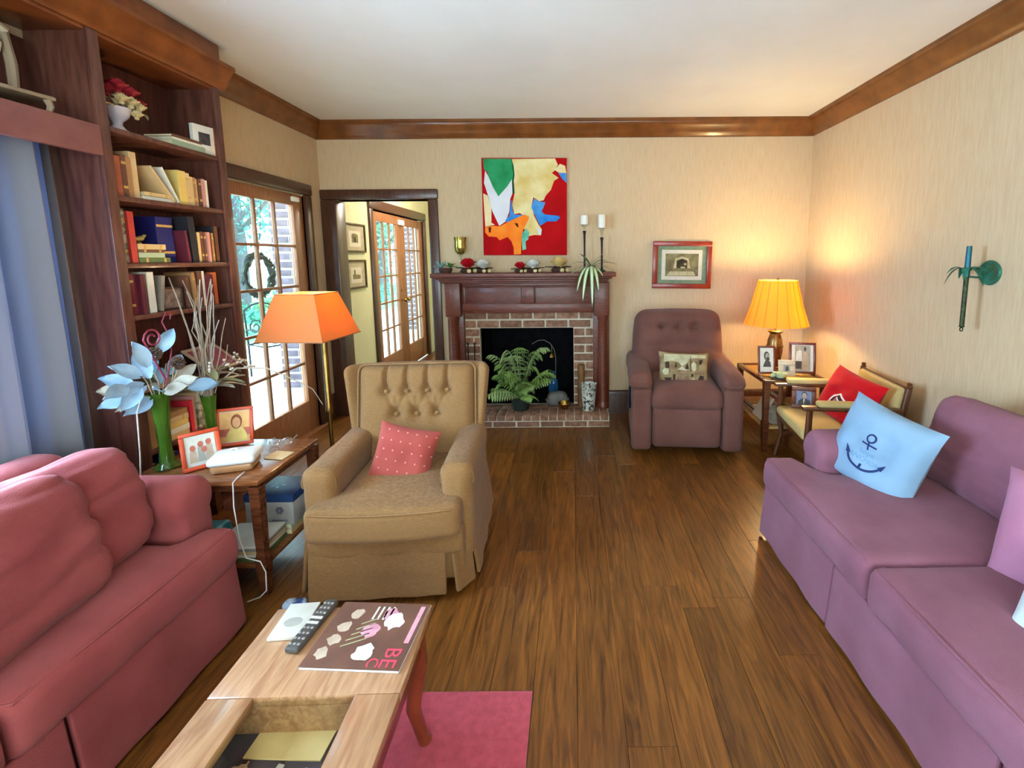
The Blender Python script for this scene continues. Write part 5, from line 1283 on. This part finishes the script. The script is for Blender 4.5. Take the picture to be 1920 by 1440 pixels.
# under the dark end table
M_bxw = pm('box_grey', '#a29a94', '#8f8781', scale=10, rough=.6); M_bxb = pm('box_navy', '#1a2a52', '#22406a', scale=8, rough=.4)
for k, (c, t_, a) in enumerate([('green', .02, 0), ('white', .014, 2), ('cream', .014, -2), ('grey', .012, 1), ('white', .012, 3)]):
    o = MB().bb((-.11, -.10, 0), (.11, .10, t_), .002).build('magazine', bmat(c), None, False); z_ = .1505+[0, .0205, .035, .0495, .062][k]
    o.matrix_world = T(-1.545, 2.035, z_) @ RZ(a)
    tag(o, f'{["dark green", "lower white", "cream", "grey", "topmost white"][k]} magazine in the near pile under the dark end table', 'magazine', 'magazines under the dark end table')
for k, c in enumerate(['cream', 'pale green']):
    o = book_mb(.026, .15, .2).build('book', [bmat(c), PAGES, BAND], None, False); o.matrix_world = T(-1.42, 2.15, .151+.013+.0265*k) @ RX(-90)
    tag(o, f'{c} book lying under the grey box below the dark end table', 'book', 'books under the grey box')
bx = thing('keepsake_box', 'grey card box with a navy lid and a printed flower under the dark end table', 'box', (-1.52, 2.25, .2045))
MB().bb((-.12, -.10, 0), (.12, .10, .115), .003).build('box_body', M_bxw, bx, 30)
MB().bb((-.123, -.103, .115), (.123, .103, .155), .004).build('lid', M_bxb, bx, 30)
for k in range(6):
    a = k*PI/3; flat(ell(.05+.012*math.cos(a), .072+.012*math.sin(a), .009, .009, 10), -.1004-.0003*k, pm('print_flower', '#5d565e', rough=.7), bx, 'printed_petal')
m = text_mb('elements', .022, T(.05, -.1008, .02) @ RX(90)); m.build('lettering', M_navy, bx, False)
for k in range(5):
    a = k*2*PI/5; MB().prism([(-.01+.03*math.cos(a+b)*r_, .0+.03*math.sin(a+b)*r_) for b, r_ in [(0, .2), (.3, 1), (0, 1.3), (-.3, 1)]], .0006, T(0, 0, .1552)).build('printed_blossom', pm('print_aqua', '#8fc4d6', rough=.5), bx, False)
o = MB().rbox((.11, .08, .05), .03, 6, 3, T(-1.80, 2.06, .2007)).build('teal_bag', pm('teal_plastic', '#1f6a7a', '#2a8090', scale=8, rough=.4), None); wrinkle(o, .012, 12)
tag(o, 'crumpled teal plastic bag on the shelf of the dark end table', 'bag')
# ------------------------------------------------------------------ coffee table
M_ctw = pm('coffee_oak', '#966848', '#b3855f', scale=8, stretch=(7, .8, 7), rough=.22, coat=.5, world=True, detail=8, distort=.8)
M_ctd = pm('coffee_cherry', '#6a2a14', '#83381c', scale=8, rough=.3, coat=.4, world=True)
M_velvet = pm('velvet', '#2c1c2e', '#3a2638', scale=30, rough=.95, sheen=.5)
ct = thing('coffee_table', 'oak display coffee table with a glass-covered compartment', 'table', (-.67, .72, 0), 1.5)
X0, X1, CY0, CY1, CH = -.238, .238, -.60, .59, .44
def ctb(a, b, nm, m_=M_ctw, r=.004): return MB().bb(a, b, r).build(nm, m_, ct, 30)
ctb((X0, .295, CH-.028), (X1, CY1, CH), 'end_board'); ctb((X0, CY0, CH-.028), (X1, CY0+.12, CH), 'end_board')
ctb((X0, CY0+.12, CH-.028), (X0+.115, .295, CH), 'side_board'); ctb((X1-.112, CY0+.12, CH-.028), (X1, .295, CH), 'side_board')
MB().box((X0+.105, CY0+.11, CH-.012), (X1-.102, .305, CH-.006)).build('glass_top', M_glasst, ct, False)
ctb((X0+.02, CY0+.02, CH-.115), (X0+.04, CY1-.02, CH-.028), 'apron', M_ctd); ctb((X1-.04, CY0+.02, CH-.115), (X1-.02, CY1-.02, CH-.028), 'apron', M_ctd)
ctb((X0+.04, CY1-.04, CH-.115), (X1-.04, CY1-.02, CH-.028), 'apron', M_ctd); ctb((X0+.04, CY0+.02, CH-.115), (X1-.04, CY0+.04, CH-.028), 'apron', M_ctd)
MB().box((X0+.04, CY0+.04, CH-.115), (X1-.04, CY1-.04, CH-.105)).build('compartment_floor', M_velvet, ct, False)
ctb((X0+.04, .295, CH-.105), (X1-.04, .31, CH-.028), 'compartment_wall', M_ctw)
for sx in (-1, 1):
    for sy in (-1, 1):
        x, y = sx*.195, (CY1-.055 if sy > 0 else CY0+.055)
        MB().tube([(x, y, CH-.03), (x+sx*.004, y+sy*.004, .28), (x-sx*.012, y-sy*.01, .14), (x+sx*.006, y+sy*.006, .03), (x+sx*.012, y+sy*.012, .0065)], [.030, .030, .021, .018, .022], 10).build('leg', M_ctd, ct)
CT = Vector((-.67, .72, 0))
mg = thing('garden_magazine', 'glossy dark magazine with pink flowers and red lettering on the coffee table', 'magazine', (-.592, 1.195, CH+.0005), -3)
MB().bb((-.135, -.115, 0), (.135, .115, .008), .002).build('pages', pm('page_edge', '#d5dbe4', rough=.7), mg, False)
cover = MB(); cover.box((-.136, -.116, .008), (.136, .116, .0092)); cover.build('cover', pm('cover_brown', '#5d514a', '#8a7c70', scale=14, rough=.3, detail=8), mg, False)
def on_cover(pts, m_, nm, lay=0): MB().prism(pts, .0004, T(0, 0, .0093+.0003*lay)).build(nm, m_, mg, False)
P1, P2, P3, P4, P5 = c_('petalpink', '#c98a90', '#b87880'), c_('petallilac', '#d9c4d6', '#cbb4c8'), c_('petalwhite', '#dfe4d2', '#d2d8c4'), c_('hotred', '#d8384e'), c_('stemgreen', '#8d8a60', '#a5a278')
def star(cx, cy, r, n=9, k=.7, ph=0):
    q_ = random.Random(int(cx*9999+cy*777)); return [(cx+r*q_.uniform(.65, 1.05)*math.cos(ph+i*PI/n), cy+r*q_.uniform(.65, 1.05)*math.sin(ph+i*PI/n)) for i in range(2*n)]
on_cover(star(.055, .045, .034), P2, 'printed_flower', 1); on_cover(star(.03, .075, .026), P1, 'printed_flower', 0); on_cover(star(.0, .01, .03), P1, 'printed_flower', 0); on_cover(star(.015, -.065, .032), P3, 'printed_flower', 1)
for x, y in [(-.07, .07), (-.085, .02), (-.09, -.025), (-.1, -.07)]: on_cover(star(x, y, .022, 6), P_tn, 'printed_flower')
for k in range(5): on_cover([(-.06+.005*k, -.05+.02*k), (.0, -.02+.018*k), (.0, -.016+.018*k), (-.06+.005*k, -.046+.02*k)], P5, 'printed_stem')
for k in range(4): on_cover(rect(-.02+.016*k, .05, -.014+.016*k, .10), P_lg, 'printed_bar')
on_cover(rect(.112, -.03, .126, .105), P1, 'printed_band')
m = text_mb('BE', .062, T(.095, -.078, .0100) @ RZ(-90)); m.build('lettering', P4, mg, False)
m = text_mb('C', .045, T(.055, -.095, .0100) @ RZ(-90)); m.build('lettering', P4, mg, False)
pd = thing('note_block', 'white printed tile lying beside the remote on the coffee table', 'tile', (-.838, 1.248, CH+.0005), 5)
MB().bb((-.045, -.067, 0), (.045, .067, .010), .002).build('block', M_phw, pd, 30)
MB().prism(ell(.0, -.01, .026, .018, 16), .0004, T(0, 0, .0101)).build('printed_drawing', P_gr, pd, False)
rm = thing('remote_control', 'dark grey television remote with pale buttons on the coffee table', 'remote', (-.772, 1.228, CH+.0005), -6)
MB().rbox((.021, .095, .009), .008, 3, 3, T(0, 0, .009)).build('case', pm('remote_grey', '#3a332f', '#463e38', scale=20, rough=.5), rm)
for r in range(9):
    for c in range(3):
        sz = .004 if r not in (4, 5) else .0058
        MB().rbox((sz, sz*.8, .0015), .0012, 1, 1, T(-.012+.012*c, -.078+.019*r, .0185)).build('button', pm('remote_button', '#8d857c', rough=.5) if r not in (4, 5) else M_phw, rm)
cd = MB().bb((-.095, -.04, 0), (.095, .04, .004), .001, T(-.70, .99, CH-.1045) @ RZ(-2)).build('card', pm('cream_card', '#dcbc84', '#d0b078', scale=14, rough=.8), None, False)
tag(cd, 'blank cream card inside the glass compartment of the coffee table', 'card')
M_shell = pm('shell', '#c9a98a', '#a9886a', scale=16, rough=.4)
for k, (x, y, r, lab) in enumerate([(-.775, .915, .03, 'tan conch shell at the left in the coffee table compartment'), (-.63, .90, .028, 'grey whelk shell at the right in the coffee table compartment')]):
    pts = []; 
    for i in range(22):
        t = i/21; a = t*14; rr = r*.5*(1-t)**1.1; pts.append((x+rr*math.cos(a), y+.05*t-.02, CH-.104+r*.55*(1-t)+.004+rr*.5*math.sin(a)))
    o = MB().tube(pts, [max(.002, r*.55*(1-i/21)) for i in range(22)], 8).build('shell', M_shell if k == 0 else pm('shell_grey', '#8d857e', '#b5aca4', scale=16, rough=.4), None); tag(o, lab, 'shell')
o = MB().bb((-.008, -.05, 0), (.008, .05, .006), .002, T(-.70, .89, CH-.1045) @ RZ(-8)).build('bone_knife', M_wpl, None, 30); tag(o, 'white bone paper knife in the coffee table compartment', 'knife')
# rug and small bundle
rg = MB().bb((-.93, .0, .0), (-.152, 1.435, .006), .002).build('rug', pm('red_rug', '#a52a3c', '#b83a4c', scale=40, rough=.95, bump=.6, bscale=300, sheen=.4), None, False)
tag(rg, 'small plain red rug under the coffee table', 'rug')
o = MB().rbox((.045, .035, .035), .03, 8, 4, T(-1.205, 1.80, .036)).build('blue_bundle', pm('blue_white_cloth', '#2a4a86', '#9fb4cc', scale=22, rough=.8, lo=.45, hi=.55), None); wrinkle(o, .012, 26)
tag(o, 'small crumpled blue and white bundle by the front corner of the tan recliner', 'cloth')
# ------------------------------------------------------------------ things on the mantel shelf
ZM = 1.3855
M_dkleaf = pm('dark_leaf', '#2a3a20', '#3a2a18', scale=30, rough=.6); M_wood2 = pm('bark', '#3a2018', '#4c2c20', scale=20, rough=.9)
def candle_flower(label, x, y, r, mat, seed):
    r *= 1.55
    o = thing('flower_candle', label, 'flower', (x, y, ZM))
    mb = MB()
    mb.lathe([(0, 0), (r*.5, 0), (r*.62, r*.16), (r*.45, r*.34), (0, r*.36)], 14); mb.build('cup', M_wood2, o)
    blossom(o, (0, 0, r*.35), r*.78, mat, 'bloom', 11, seed)
    for k in range(5):
        a = k*1.256+.4*seed; leaf_mb((0, 0, r*.22), (math.cos(a), math.sin(a), .35), r*1.05, r*.4, bend=.2, n=5).build('leaf', M_dkleaf, o)
    for k in range(2):
        a = -1.2+k*.8; MB().rbox((r*.17, r*.17, r*.15), r*.14, 1, 3, T(math.cos(a)*r*.66, math.sin(a)*r*.66, r*.16)).build('bead', M_crfl, o)
    return o
M_redc, M_whc, M_yec = pm('red_bloom', '#b50f1c', '#c81a26', scale=10, rough=.45), pm('white_bloom', '#dcd8cf', '#cfcac0', scale=10, rough=.6), pm('cream_bloom', '#dcc07a', '#c99a50', scale=14, rough=.6)
candle_flower('large red bloom on a dark cup at the left of the mantel', -.945, 4.165, .075, M_redc, 1)
candle_flower('white bloom with a black twig left of centre on the mantel', -.81, 4.165, .068, M_whc, 2)
candle_flower('small red bloom under the painting on the mantel', -.475, 4.165, .055, M_redc, 3)
candle_flower('tall white bloom right of the small red one on the mantel', -.355, 4.165, .066, M_whc, 4)
candle_flower('cream yellow bloom near the right of the mantel', -.12, 4.165, .078, M_yec, 5)
pl = thing('teal_succulent', 'teal and green succulent in a dark basket at the left end of the mantel', 'plant', (-1.145, 4.16, ZM))
MB().lathe([(0, 0), (.045, 0), (.06, .025), (.058, .045), (.05, .045), (0, .04)], 18).build('basket', M_wood2, pl)
M_teal = pm('teal_leaf', '#7aa79c', '#5a8a84', scale=20, rough=.6); M_gr = pm('green_leaf', '#3f6a28', '#4f7d34', scale=20, rough=.5)
q = random.Random(4)
for k in range(22):
    left = k < 14
    a = q.uniform(0, 2*PI); el = q.uniform(.2, 1.3)
    d = (math.cos(a)*math.cos(el), math.sin(a)*math.cos(el), math.sin(el)); c = (-.035 if left else .045, 0, .045)
    leaf_mb(c, d, q.uniform(.05, .085), .032, bend=.2, n=5).build('leaf', M_teal if left else M_gr, pl)
gb = thing('gold_goblet', 'gold glass goblet on a clear stem at the left of the mantel', 'goblet', (-1.02, 4.235, ZM))
M_clr = thin_glass('clear_glass', '#f2f6f4', .06)
MB().lathe([(0, 0), (.04, 0), (.041, .004), (.012, .012), (.006, .03), (.010, .06), (.006, .09), (.009, .13), (.02, .165), (.0, .17)], 20).build('stem', M_clr, gb)
MB().lathe([(0, .165), (.03, .17), (.05, .195), (.055, .235), (.05, .27), (.055, .305), (.058, .322), (.055, .322), (.047, .27), (.05, .235), (.045, .2), (0, .185)], 24).build('cup', pm('gold_lustre', '#8a7836', '#b5a45a', scale=12, rough=.2, metal=.8), gb)
def candlestick(label, x, hs, hc, ch_):
    o = thing('candlestick', label, 'candlestick', (x, 4.235, ZM))
    MB().lathe([(0, 0), (.036, 0), (.036, .008), (.014, .018), (.009, .03), (.0075, hs*.6), (.010, hs-.03), (.017, hs), (0, hs)], 16).build('stick', M_black, o)
    MB().lathe([(0, hs), (.006, hs), (.008, hs+.02), (.022, hc-.012), (.034, hc-.002), (.034, hc), (0, hc)], 18).build('glass_cup', M_clr, o)
    MB().lathe([(0, hc), (.033, hc), (.034, hc+.004), (.034, hc+ch_-.004), (.031, hc+ch_), (0, hc+ch_-.004)], 20).build('candle', pm('wax', '#e4e0d6', '#dad5ca', scale=8, rough=.4), o)
    MB().tube([(0, 0, hc+ch_-.004), (.001, 0, hc+ch_+.008)], .0015, 5).build('wick', M_black, o)
candlestick('taller black candlestick with a short white candle, left of the pair', .112, .37, .425, .082)
candlestick('black candlestick with a taller white candle, right of the pair', .27, .31, .395, .118)
M_vari = pm('variegated', '#4a6a34', '#dfe3c2', scale=1, rough=.45)
nt = M_vari.node_tree; N = nt.nodes
M_vgreen = pm('spider_green', '#3f6030', '#587a44', scale=12, rough=.45); M_vwhite = pm('spider_white', '#cfd4ae', '#bcc49a', scale=12, rough=.45)
spd = thing('spider_plant', 'variegated spider plant trailing over the right of the mantel edge', 'plant', (.165, 4.11, ZM))
MB().lathe([(0, 0), (.03, 0), (.038, .05), (.036, .055), (0, .05)], 16).build('pot', M_wood2, spd)
for k, (dx, dy, dz, L, bend) in enumerate([(-1, -.3, .75, .19, .5), (-.55, -.35, 1.0, .17, .35), (.75, -.3, .8, .2, .55), (1, -.2, .55, .21, .4), (.9, -.5, .3, .18, .4), (-.9, -.5, .15, .16, .4), (.55, -.8, .1, .14, .5), (-.3, -.9, .15, .24, .95), (.0, -1, .25, .27, 1.05), (.25, -.9, .2, .2, .9), (-.6, -.8, .2, .2, .9), (.6, .2, .9, .16, .3)]):
    d = Vector((dx, dy, dz)).normalized(); side = d.cross(Vector((0, 0, 1))).normalized(); b0 = Vector((0, -.01, .05))
    def lp(s, t, d=d, side=side, L=L*1.4, bend=bend, w_=.019):
        wd = w_*(math.sin(PI*min(1, .12+.86*s)))**.6; x = (t-.5)*2
        return b0+Vector((d.x, d.y, 0))*(L*(s-.25*bend*s*s))+Vector((0, 0, d.z*L*s-bend*L*s*s*1.05))+side*(x*wd)+Vector((0, 0, -.25*wd*(1-abs(x))))
    lf_ = MB().grid(lp, 12, 4).build('leaf', M_vgreen, spd)
    MB().grid(lambda s, t: lp(s*.97, .5+(t-.5)*.55)+Vector((0, -.0006, .0012)), 12, 2).build('pale_stripe', M_vwhite, lf_)
# ------------------------------------------------------------------ things on the hearth
ZH = .119
M_fern = pm('fern_green', '#66803a', '#8aa656', scale=14, rough=.5); M_fern2 = pm('fern_pale', '#8ea264', '#a5b67c', scale=14, rough=.5)
fe = thing('parlour_fern', 'bushy green fern in front of the dark firebox', 'plant', (-.49, 4.14, ZH))
MB().lathe([(0, 0), (.075, 0), (.09, .08), (.095, .12), (.088, .12), (.08, .1), (0, .1)], 22).build('pot', pm('dark_pot', '#1c2420', rough=.4), fe)
q = random.Random(12)
for k in range(34):
    a = k*2.399; L = q.uniform(.26, .50); lift = q.uniform(.5, 1.6)
    dirv = Vector((math.cos(a), math.sin(a)*.6-.15, 0)).normalized()
    if dirv.y > .25: dirv.y = .25; dirv.normalize()
    mb = MB(); pts = []
    H_ = .20+.34*q.random()+(.16 if k < 8 else 0); out = L*.62
    for i in range(13):
        s = i/12; pts.append(Vector((0, 0, .09))+dirv*(out*(s**1.1))+Vector((0, 0, H_*math.sin(min(PI*.95, s*lift*1.25+.0))*1.0*(1 if s < .5 else 1)-.10*s*s)))
    mb.tube(pts, [.003-.00015*i for i in range(13)], 4)
    for i in range(2, 13):
        tdir = (pts[min(12, i+1)]-pts[i-1]).normalized(); sd = tdir.cross(Vector((0, 0, 1)))
        if sd.length < .1: sd = Vector((1, 0, 0))
        sd.normalize(); ll = .085*math.sin(PI*(.2+.75*(1-i/13)))
        for s_ in (-1, 1):
            for off in (0, .5):
                b_ = pts[i]*(1-off*.5)+pts[i-1]*off*.5
                m_ = leaf_mb(b_, sd*s_+tdir*.55+Vector((0, 0, -.25)), ll, .014, bend=.35, n=3); mb.add(m_.v, m_.f)
    fo = mb.build('frond', M_fern if k % 3 else M_fern2, fe)
    for v in fo.data.vertices: v.co.z = max(v.co.z, .004); v.co.y = max(-.20, min(.10, v.co.y))
pt_ = thing('mosaic_pot', 'silver mosaic glass candle pot on the right of the hearth', 'candle pot', (.14, 4.10, ZH))
MB().lathe([(0, 0), (.052, 0), (.056, .01), (.066, .14), (.074, .245), (.078, .25), (.071, .25), (.06, .14), (.05, .02), (0, .015)], 26).build('pot', pm('mosaic_silver', '#cfcdc0', '#3a362c', scale=42, rough=.3, metal=.25, lo=.5, hi=.62, detail=1), pt_)
cy = thing('pillar_candle', 'tall brown pillar candle behind the mosaic pot', 'candle', (.075, 4.21, ZH))
MB().lathe([(0, 0), (.032, 0), (.033, .004), (.033, .395), (.028, .40), (0, .393)], 20).build('wax', pm('brown_wax', '#6a4422', '#7d5630', scale=10, rough=.4), cy)
MB().tube([(0, 0, .39), (.001, 0, .405)], .0018, 5).build('wick', M_black, cy)
bo = thing('gold_bowl', 'small shiny gold bowl on the hearth beside the mosaic pot', 'bowl', (-.085, 4.12, ZH))
MB().lathe([(0, 0), (.025, 0), (.028, .006), (.05, .03), (.06, .06), (.057, .066), (.052, .06), (.04, .03), (0, .012)], 24).build('bowl', pm('polished_gold', '#c7a45a', '#a5803c', scale=8, rough=.15, metal=1), bo)
o = MB().rbox((.11, .06, .07), .055, 6, 5, T(-.155, 4.24, ZH+.067), lambda p: (p.x*(1-.12*(p.z > 0)), p.y, p.z*(1-.25*(p.x/.11)**2))).build('grey_stone', pm('grey_stone', '#55524e', '#6a6762', scale=12, rough=.9, bump=.5, bscale=40), None); wrinkle(o, .008, 14)
tag(o, 'rounded grey stone at the mouth of the firebox', 'stone')
hk = thing('bell_stand', 'arched wire stand with a small hanging bell in the firebox', 'stand', (-.30, 4.52, .1005))
MB().lathe([(0, 0), (.07, 0), (.07, .008), (.012, .016), (0, .016)], 20, T(.12, 0, 0)).build('base', M_black, hk)
MB().tube([(.12, 0, .01), (.125, 0, .42), (.11, 0, .50), (.07, 0, .565), (.01, 0, .60), (-.05, 0, .595), (-.11, 0, .56)], .004, 6).build('arched_wire', pm('grey_wire', '#8d8478', rough=.4, metal=.7), hk)
MB().tube([(.085, 0, .55), (.085, 0, .47)], .0035, 6).build('bell_cord', pm('grey_wire', '#8d8478'), hk)
MB().lathe([(0, 0), (.032, .0), (.026, .012), (.018, .035), (.008, .045), (0, .047)], 16, T(.085, 0, .425)).build('bell', M_brass, hk)
bt = thing('blue_bottle', 'dark blue glass bottle standing in the firebox', 'bottle', (-.20, 4.46, .1005))
MB().lathe([(0, 0), (.045, 0), (.05, .008), (.05, .18), (.042, .21), (.016, .235), (.015, .29), (.018, .30), (0, .30)], 20).build('glass', pm('blue_glass', '#16406a', '#1f5a80', scale=8, rough=.08, spec=.6), bt)
ft = thing('fire_tools', 'black iron fire tools leaning on the left of the brick surround', 'fire tools', (-.95, 4.17, ZH))
MB().lathe([(0, 0), (.06, 0), (.06, .01), (.012, .02), (0, .02)], 18).build('base', M_black, ft)
for k, x in enumerate((-.025, .03)):
    MB().tube([(x*.5, 0, .015), (x, .02, .3), (x*1.1, .03, .58), (x*1.1, .03, .62)], [.005, .005, .006, .009], 8).build(['poker', 'shovel'][k], M_black, ft)
# ------------------------------------------------------------------ outdoors beyond the glass doors
M_patio = pm('patio_concrete', '#b9b9b4', '#c6c6c0', scale=3, rough=.9, world=True)
M_lawn = pm('lawn', '#6a8a60', '#7f9a72', scale=2, rough=.95, world=True)
o = MB().box((-6.2, -2, -.16), (xL-TW-.001, 14, -.06)).build('patio_slab', M_patio, None, False); tag(o, 'pale concrete patio outside the glass doors', 'patio', kind='structure')
o = MB().box((-60, -30, -.30), (-6.2, 60, -.12)).build('lawn', M_lawn, None, False); tag(o, 'bright lawn beyond the patio', 'lawn', kind='structure')
M_brick2 = pm('porch_brick', '#574652', '#6d5a66', scale=14, rough=.9, rand=.15)  # brick colour darkened to stand for shade under a porch roof
M_mort2 = pm('porch_mortar', '#a8a8a8', rough=.95)
def pillar(label, x, y, w=.40, h=2.55):
    o = thing('brick_pillar', label, 'pillar', (x, y, -.06))
    MB().box((-w/2+.008, -w/2+.008, 0), (w/2-.008, w/2-.008, h)).build('mortar_core', M_mort2, o, False)
    src = {}
    z = .01; row = 0
    while z < h-.06:
        for k in range(2):
            if row % 2 == 0: a, b = (-w/2 if k == 0 else .006, -w/2), (-.006 if k == 0 else w/2, w/2)
            else: a, b = (-w/2, -w/2 if k == 0 else .006), (w/2, -.006 if k == 0 else w/2)
            hx_, hy_ = (b[0]-a[0])/2, (b[1]-a[1])/2; key = (round(hx_, 3), round(hy_, 3))
            M = T((a[0]+b[0])/2, (a[1]+b[1])/2, z+.036)
            if key not in src:
                s_ = MB().rbox((hx_, hy_, .036), .005, 1, 1).build('brick', M_brick2, o, 30); s_.matrix_local = M; src[key] = s_
            else: inst(src[key], o, M, 'brick')
        z += .098; row += 1
    MB().bb((-w/2-.03, -w/2-.03, h), (w/2+.03, w/2+.03, h+.06), .008).build('cap', M_mort2, o, 30)
pillar('brick porch pillar seen through the glass door beside the bookcase', -3.36, 5.72, .42)
pillar('brick porch pillar seen through the right leaf of the hall doors', -3.55, 10.35)
# wreath on the outside of the door
wr = thing('wreath', 'dark twig wreath hung on the outside of the glass door', 'wreath', (xL-.10, 3.56, 1.40))
q = random.Random(2); M_wr = pm('wreath_twig', '#2a2a34', '#3c4a3a', scale=20, rough=.8)
mb = MB()
for k in range(7):
    r0 = .15+q.uniform(-.015, .015); ph = q.uniform(0, 6)
    mb.tube([(.012*math.sin(5*t+ph), (r0+.018*math.sin(7*t+ph))*math.cos(t), (r0+.018*math.sin(7*t+ph))*math.sin(t)) for t in [i*2*PI/40 for i in range(40)]], .008, 5, True)
mb.build('twig_ring', M_wr, wr)
mb = MB()
for k in range(70):
    a = q.uniform(0, 2*PI); c = (q.uniform(-.02, .02), .15*math.cos(a), .15*math.sin(a)); d = (q.uniform(-.4, .4), math.cos(a)*q.uniform(-1, 1)-math.sin(a), math.sin(a)*q.uniform(-1, 1)+math.cos(a))
    m_ = leaf_mb(c, d, .055, .02, n=3); mb.add(m_.v, m_.f)
l_ = mb.build('wreath_leaves', M_wr, wr); l_['kind'] = 'stuff'
MB().tube([(.01, 0, .15), (.045, 0, .40), (.062, 0, .555)], .003, 5).build('hanging_cord', M_wr, wr)
# wrought iron patio chair
pc_ = thing('patio_chair', 'black wrought iron patio chair with curled back outside the glass door', 'chair', (-4.1, 6.2, -.06), 60)
for s in (-1, 1):
    MB().tube([(s*.22, .2, 0), (s*.22, .2, .44), (s*.21, .26, .9)], .012, 8).build('back_leg', M_black, pc_)
    MB().tube([(s*.22, -.22, 0), (s*.22, -.2, .44)], .012, 8).build('front_leg', M_black, pc_)
    MB().tube([(s*.10+.09*math.cos(t)*(1-t/12), .23, .66+.11*math.sin(t)*(1-t/12)) for t in [i*.4 for i in range(24)]], .008, 6).build('scroll', M_black, pc_)
    MB().tube([(s*.22, .2, .64), (s*.24, .0, .66), (s*.24, -.2, .64), (s*.22, -.21, .5), (s*.22, -.2, .44)], .011, 8).build('arm', M_black, pc_)
MB().tube([(-.21, .26, .9), (-.1, .27, .97), (0, .27, .99), (.1, .27, .97), (.21, .26, .9)], .012, 8).build('top_rail', M_black, pc_)
mb = MB()
mb.tube([(-.23, -.22, .44), (.23, -.22, .44), (.23, .21, .44), (-.23, .21, .44)], .010, 6, True)
for k in range(7): mb.tube([(-.2+.066*k, -.22, .44), (-.2+.066*k, .21, .44)], .005, 5)
mb.build('seat', M_black, pc_)
# trees and shrubs
M_bark = pm('tree_bark', '#4a4a52', '#5c5a58', scale=12, rough=.95)
LEAFM = [pm('tree_leaf_a', '#2f7a62', '#4f9a82', scale=2, rough=.7), pm('tree_leaf_b', '#4a8f8a', '#2f7270', scale=2, rough=.7), pm('tree_leaf_c', '#6aa070', '#4a8560', scale=2, rough=.7)]
def tree(label, x, y, h, cr, lm, seed, nleaf=2200, shrub=False):
    o = thing('shrub' if shrub else 'tree', label, 'shrub' if shrub else 'tree', (x, y, -.12)); q = random.Random(seed)
    if not shrub:
        MB().tube([(0, 0, 0), (.05, .03, h*.3), (-.04, .06, h*.6), (0, 0, h*.85)], [.20, .16, .11, .04], 10).build('trunk', M_bark, o)
        for k in range(6):
            a = k*1.1; MB().tube([(0, 0, h*(.35+.06*k)), (math.cos(a)*cr*.4, math.sin(a)*cr*.4, h*(.5+.06*k)), (math.cos(a)*cr*.8, math.sin(a)*cr*.8, h*(.58+.06*k))], [.07, .05, .02], 6).build('branch', M_bark, o)
    vs = []; fs = []
    cl = [(Vector((q.uniform(-1, 1), q.uniform(-1, 1), q.uniform(-.9, .9)))*cr*.62, cr*q.uniform(.3, .5)) for _ in range(16)]
    cz = h*.62 if not shrub else h*.5
    for i in range(nleaf):
        c, r = cl[i % len(cl)]
        d = Vector((q.gauss(0, 1), q.gauss(0, 1), q.gauss(0, 1))).normalized()*r*q.uniform(.6, 1.05)
        p = c+d; p.z = p.z*(h*.42/cr if not shrub else h*.5/cr)+cz
        if p.z < .03: p.z = .03+q.random()*.1
        s = q.uniform(.05, .11)*(1 if not shrub else .7); u = Vector((q.gauss(0, 1), q.gauss(0, 1), q.gauss(0, 1))).normalized(); w_ = u.cross(Vector((q.gauss(0, 1), q.gauss(0, 1), .3))).normalized()
        b = len(vs); vs += [p-u*s, p+w_*s*.45, p+u*s, p-w_*s*.45]; fs.append((b, b+1, b+2, b+3))
    mb = MB(); mb.add(vs, fs); f_ = mb.build('foliage', lm, o, False); f_['kind'] = 'stuff'
TREES = [(-8.2, 9.6, 5.5, 2.0, 0), (-9.4, 13.0, 6.5, 2.4, 1), (-6.9, 16.5, 5.0, 1.8, 2), (-12.5, 17.5, 7.5, 3.0, 0), (-8.6, 21.0, 6.0, 2.4, 1), (-6.9, 24.0, 6.5, 2.4, 0), (-11.0, 6.5, 6.0, 2.2, 2), (-9.5, 28.0, 8.0, 3.2, 1)]
TL_ = ['leafy tree nearest the patio, seen through the upper door panes', 'blue green tree just behind the nearest one', 'light green tree left of the brick pillar', 'tall broad tree far behind the lawn', 'tree seen through the left leaf of the hall doors', 'green tree far off through the right hall door', 'light green tree at the far left of the lawn', 'largest tree at the back of the garden']
for i, (x, y, h, cr, m_) in enumerate(TREES): tree(TL_[i], x, y, h, cr, LEAFM[m_], 20+i, 2600)
SL = ['low green shrub at the lawn edge near the patio chair', 'round shrub behind the patio chair', 'low shrub near the brick pillar', 'shrub far along the patio edge']
for i, (x, y, h, cr, m_) in enumerate([(-6.9, 7.2, .9, .7, 1), (-6.8, 8.9, 1.0, .8, 0), (-6.8, 11.2, 1.0, .8, 2), (-6.7, 15.0, 1.1, .9, 0)]): tree(SL[i], x, y, h, cr, LEAFM[m_], 60+i, 1200, True)
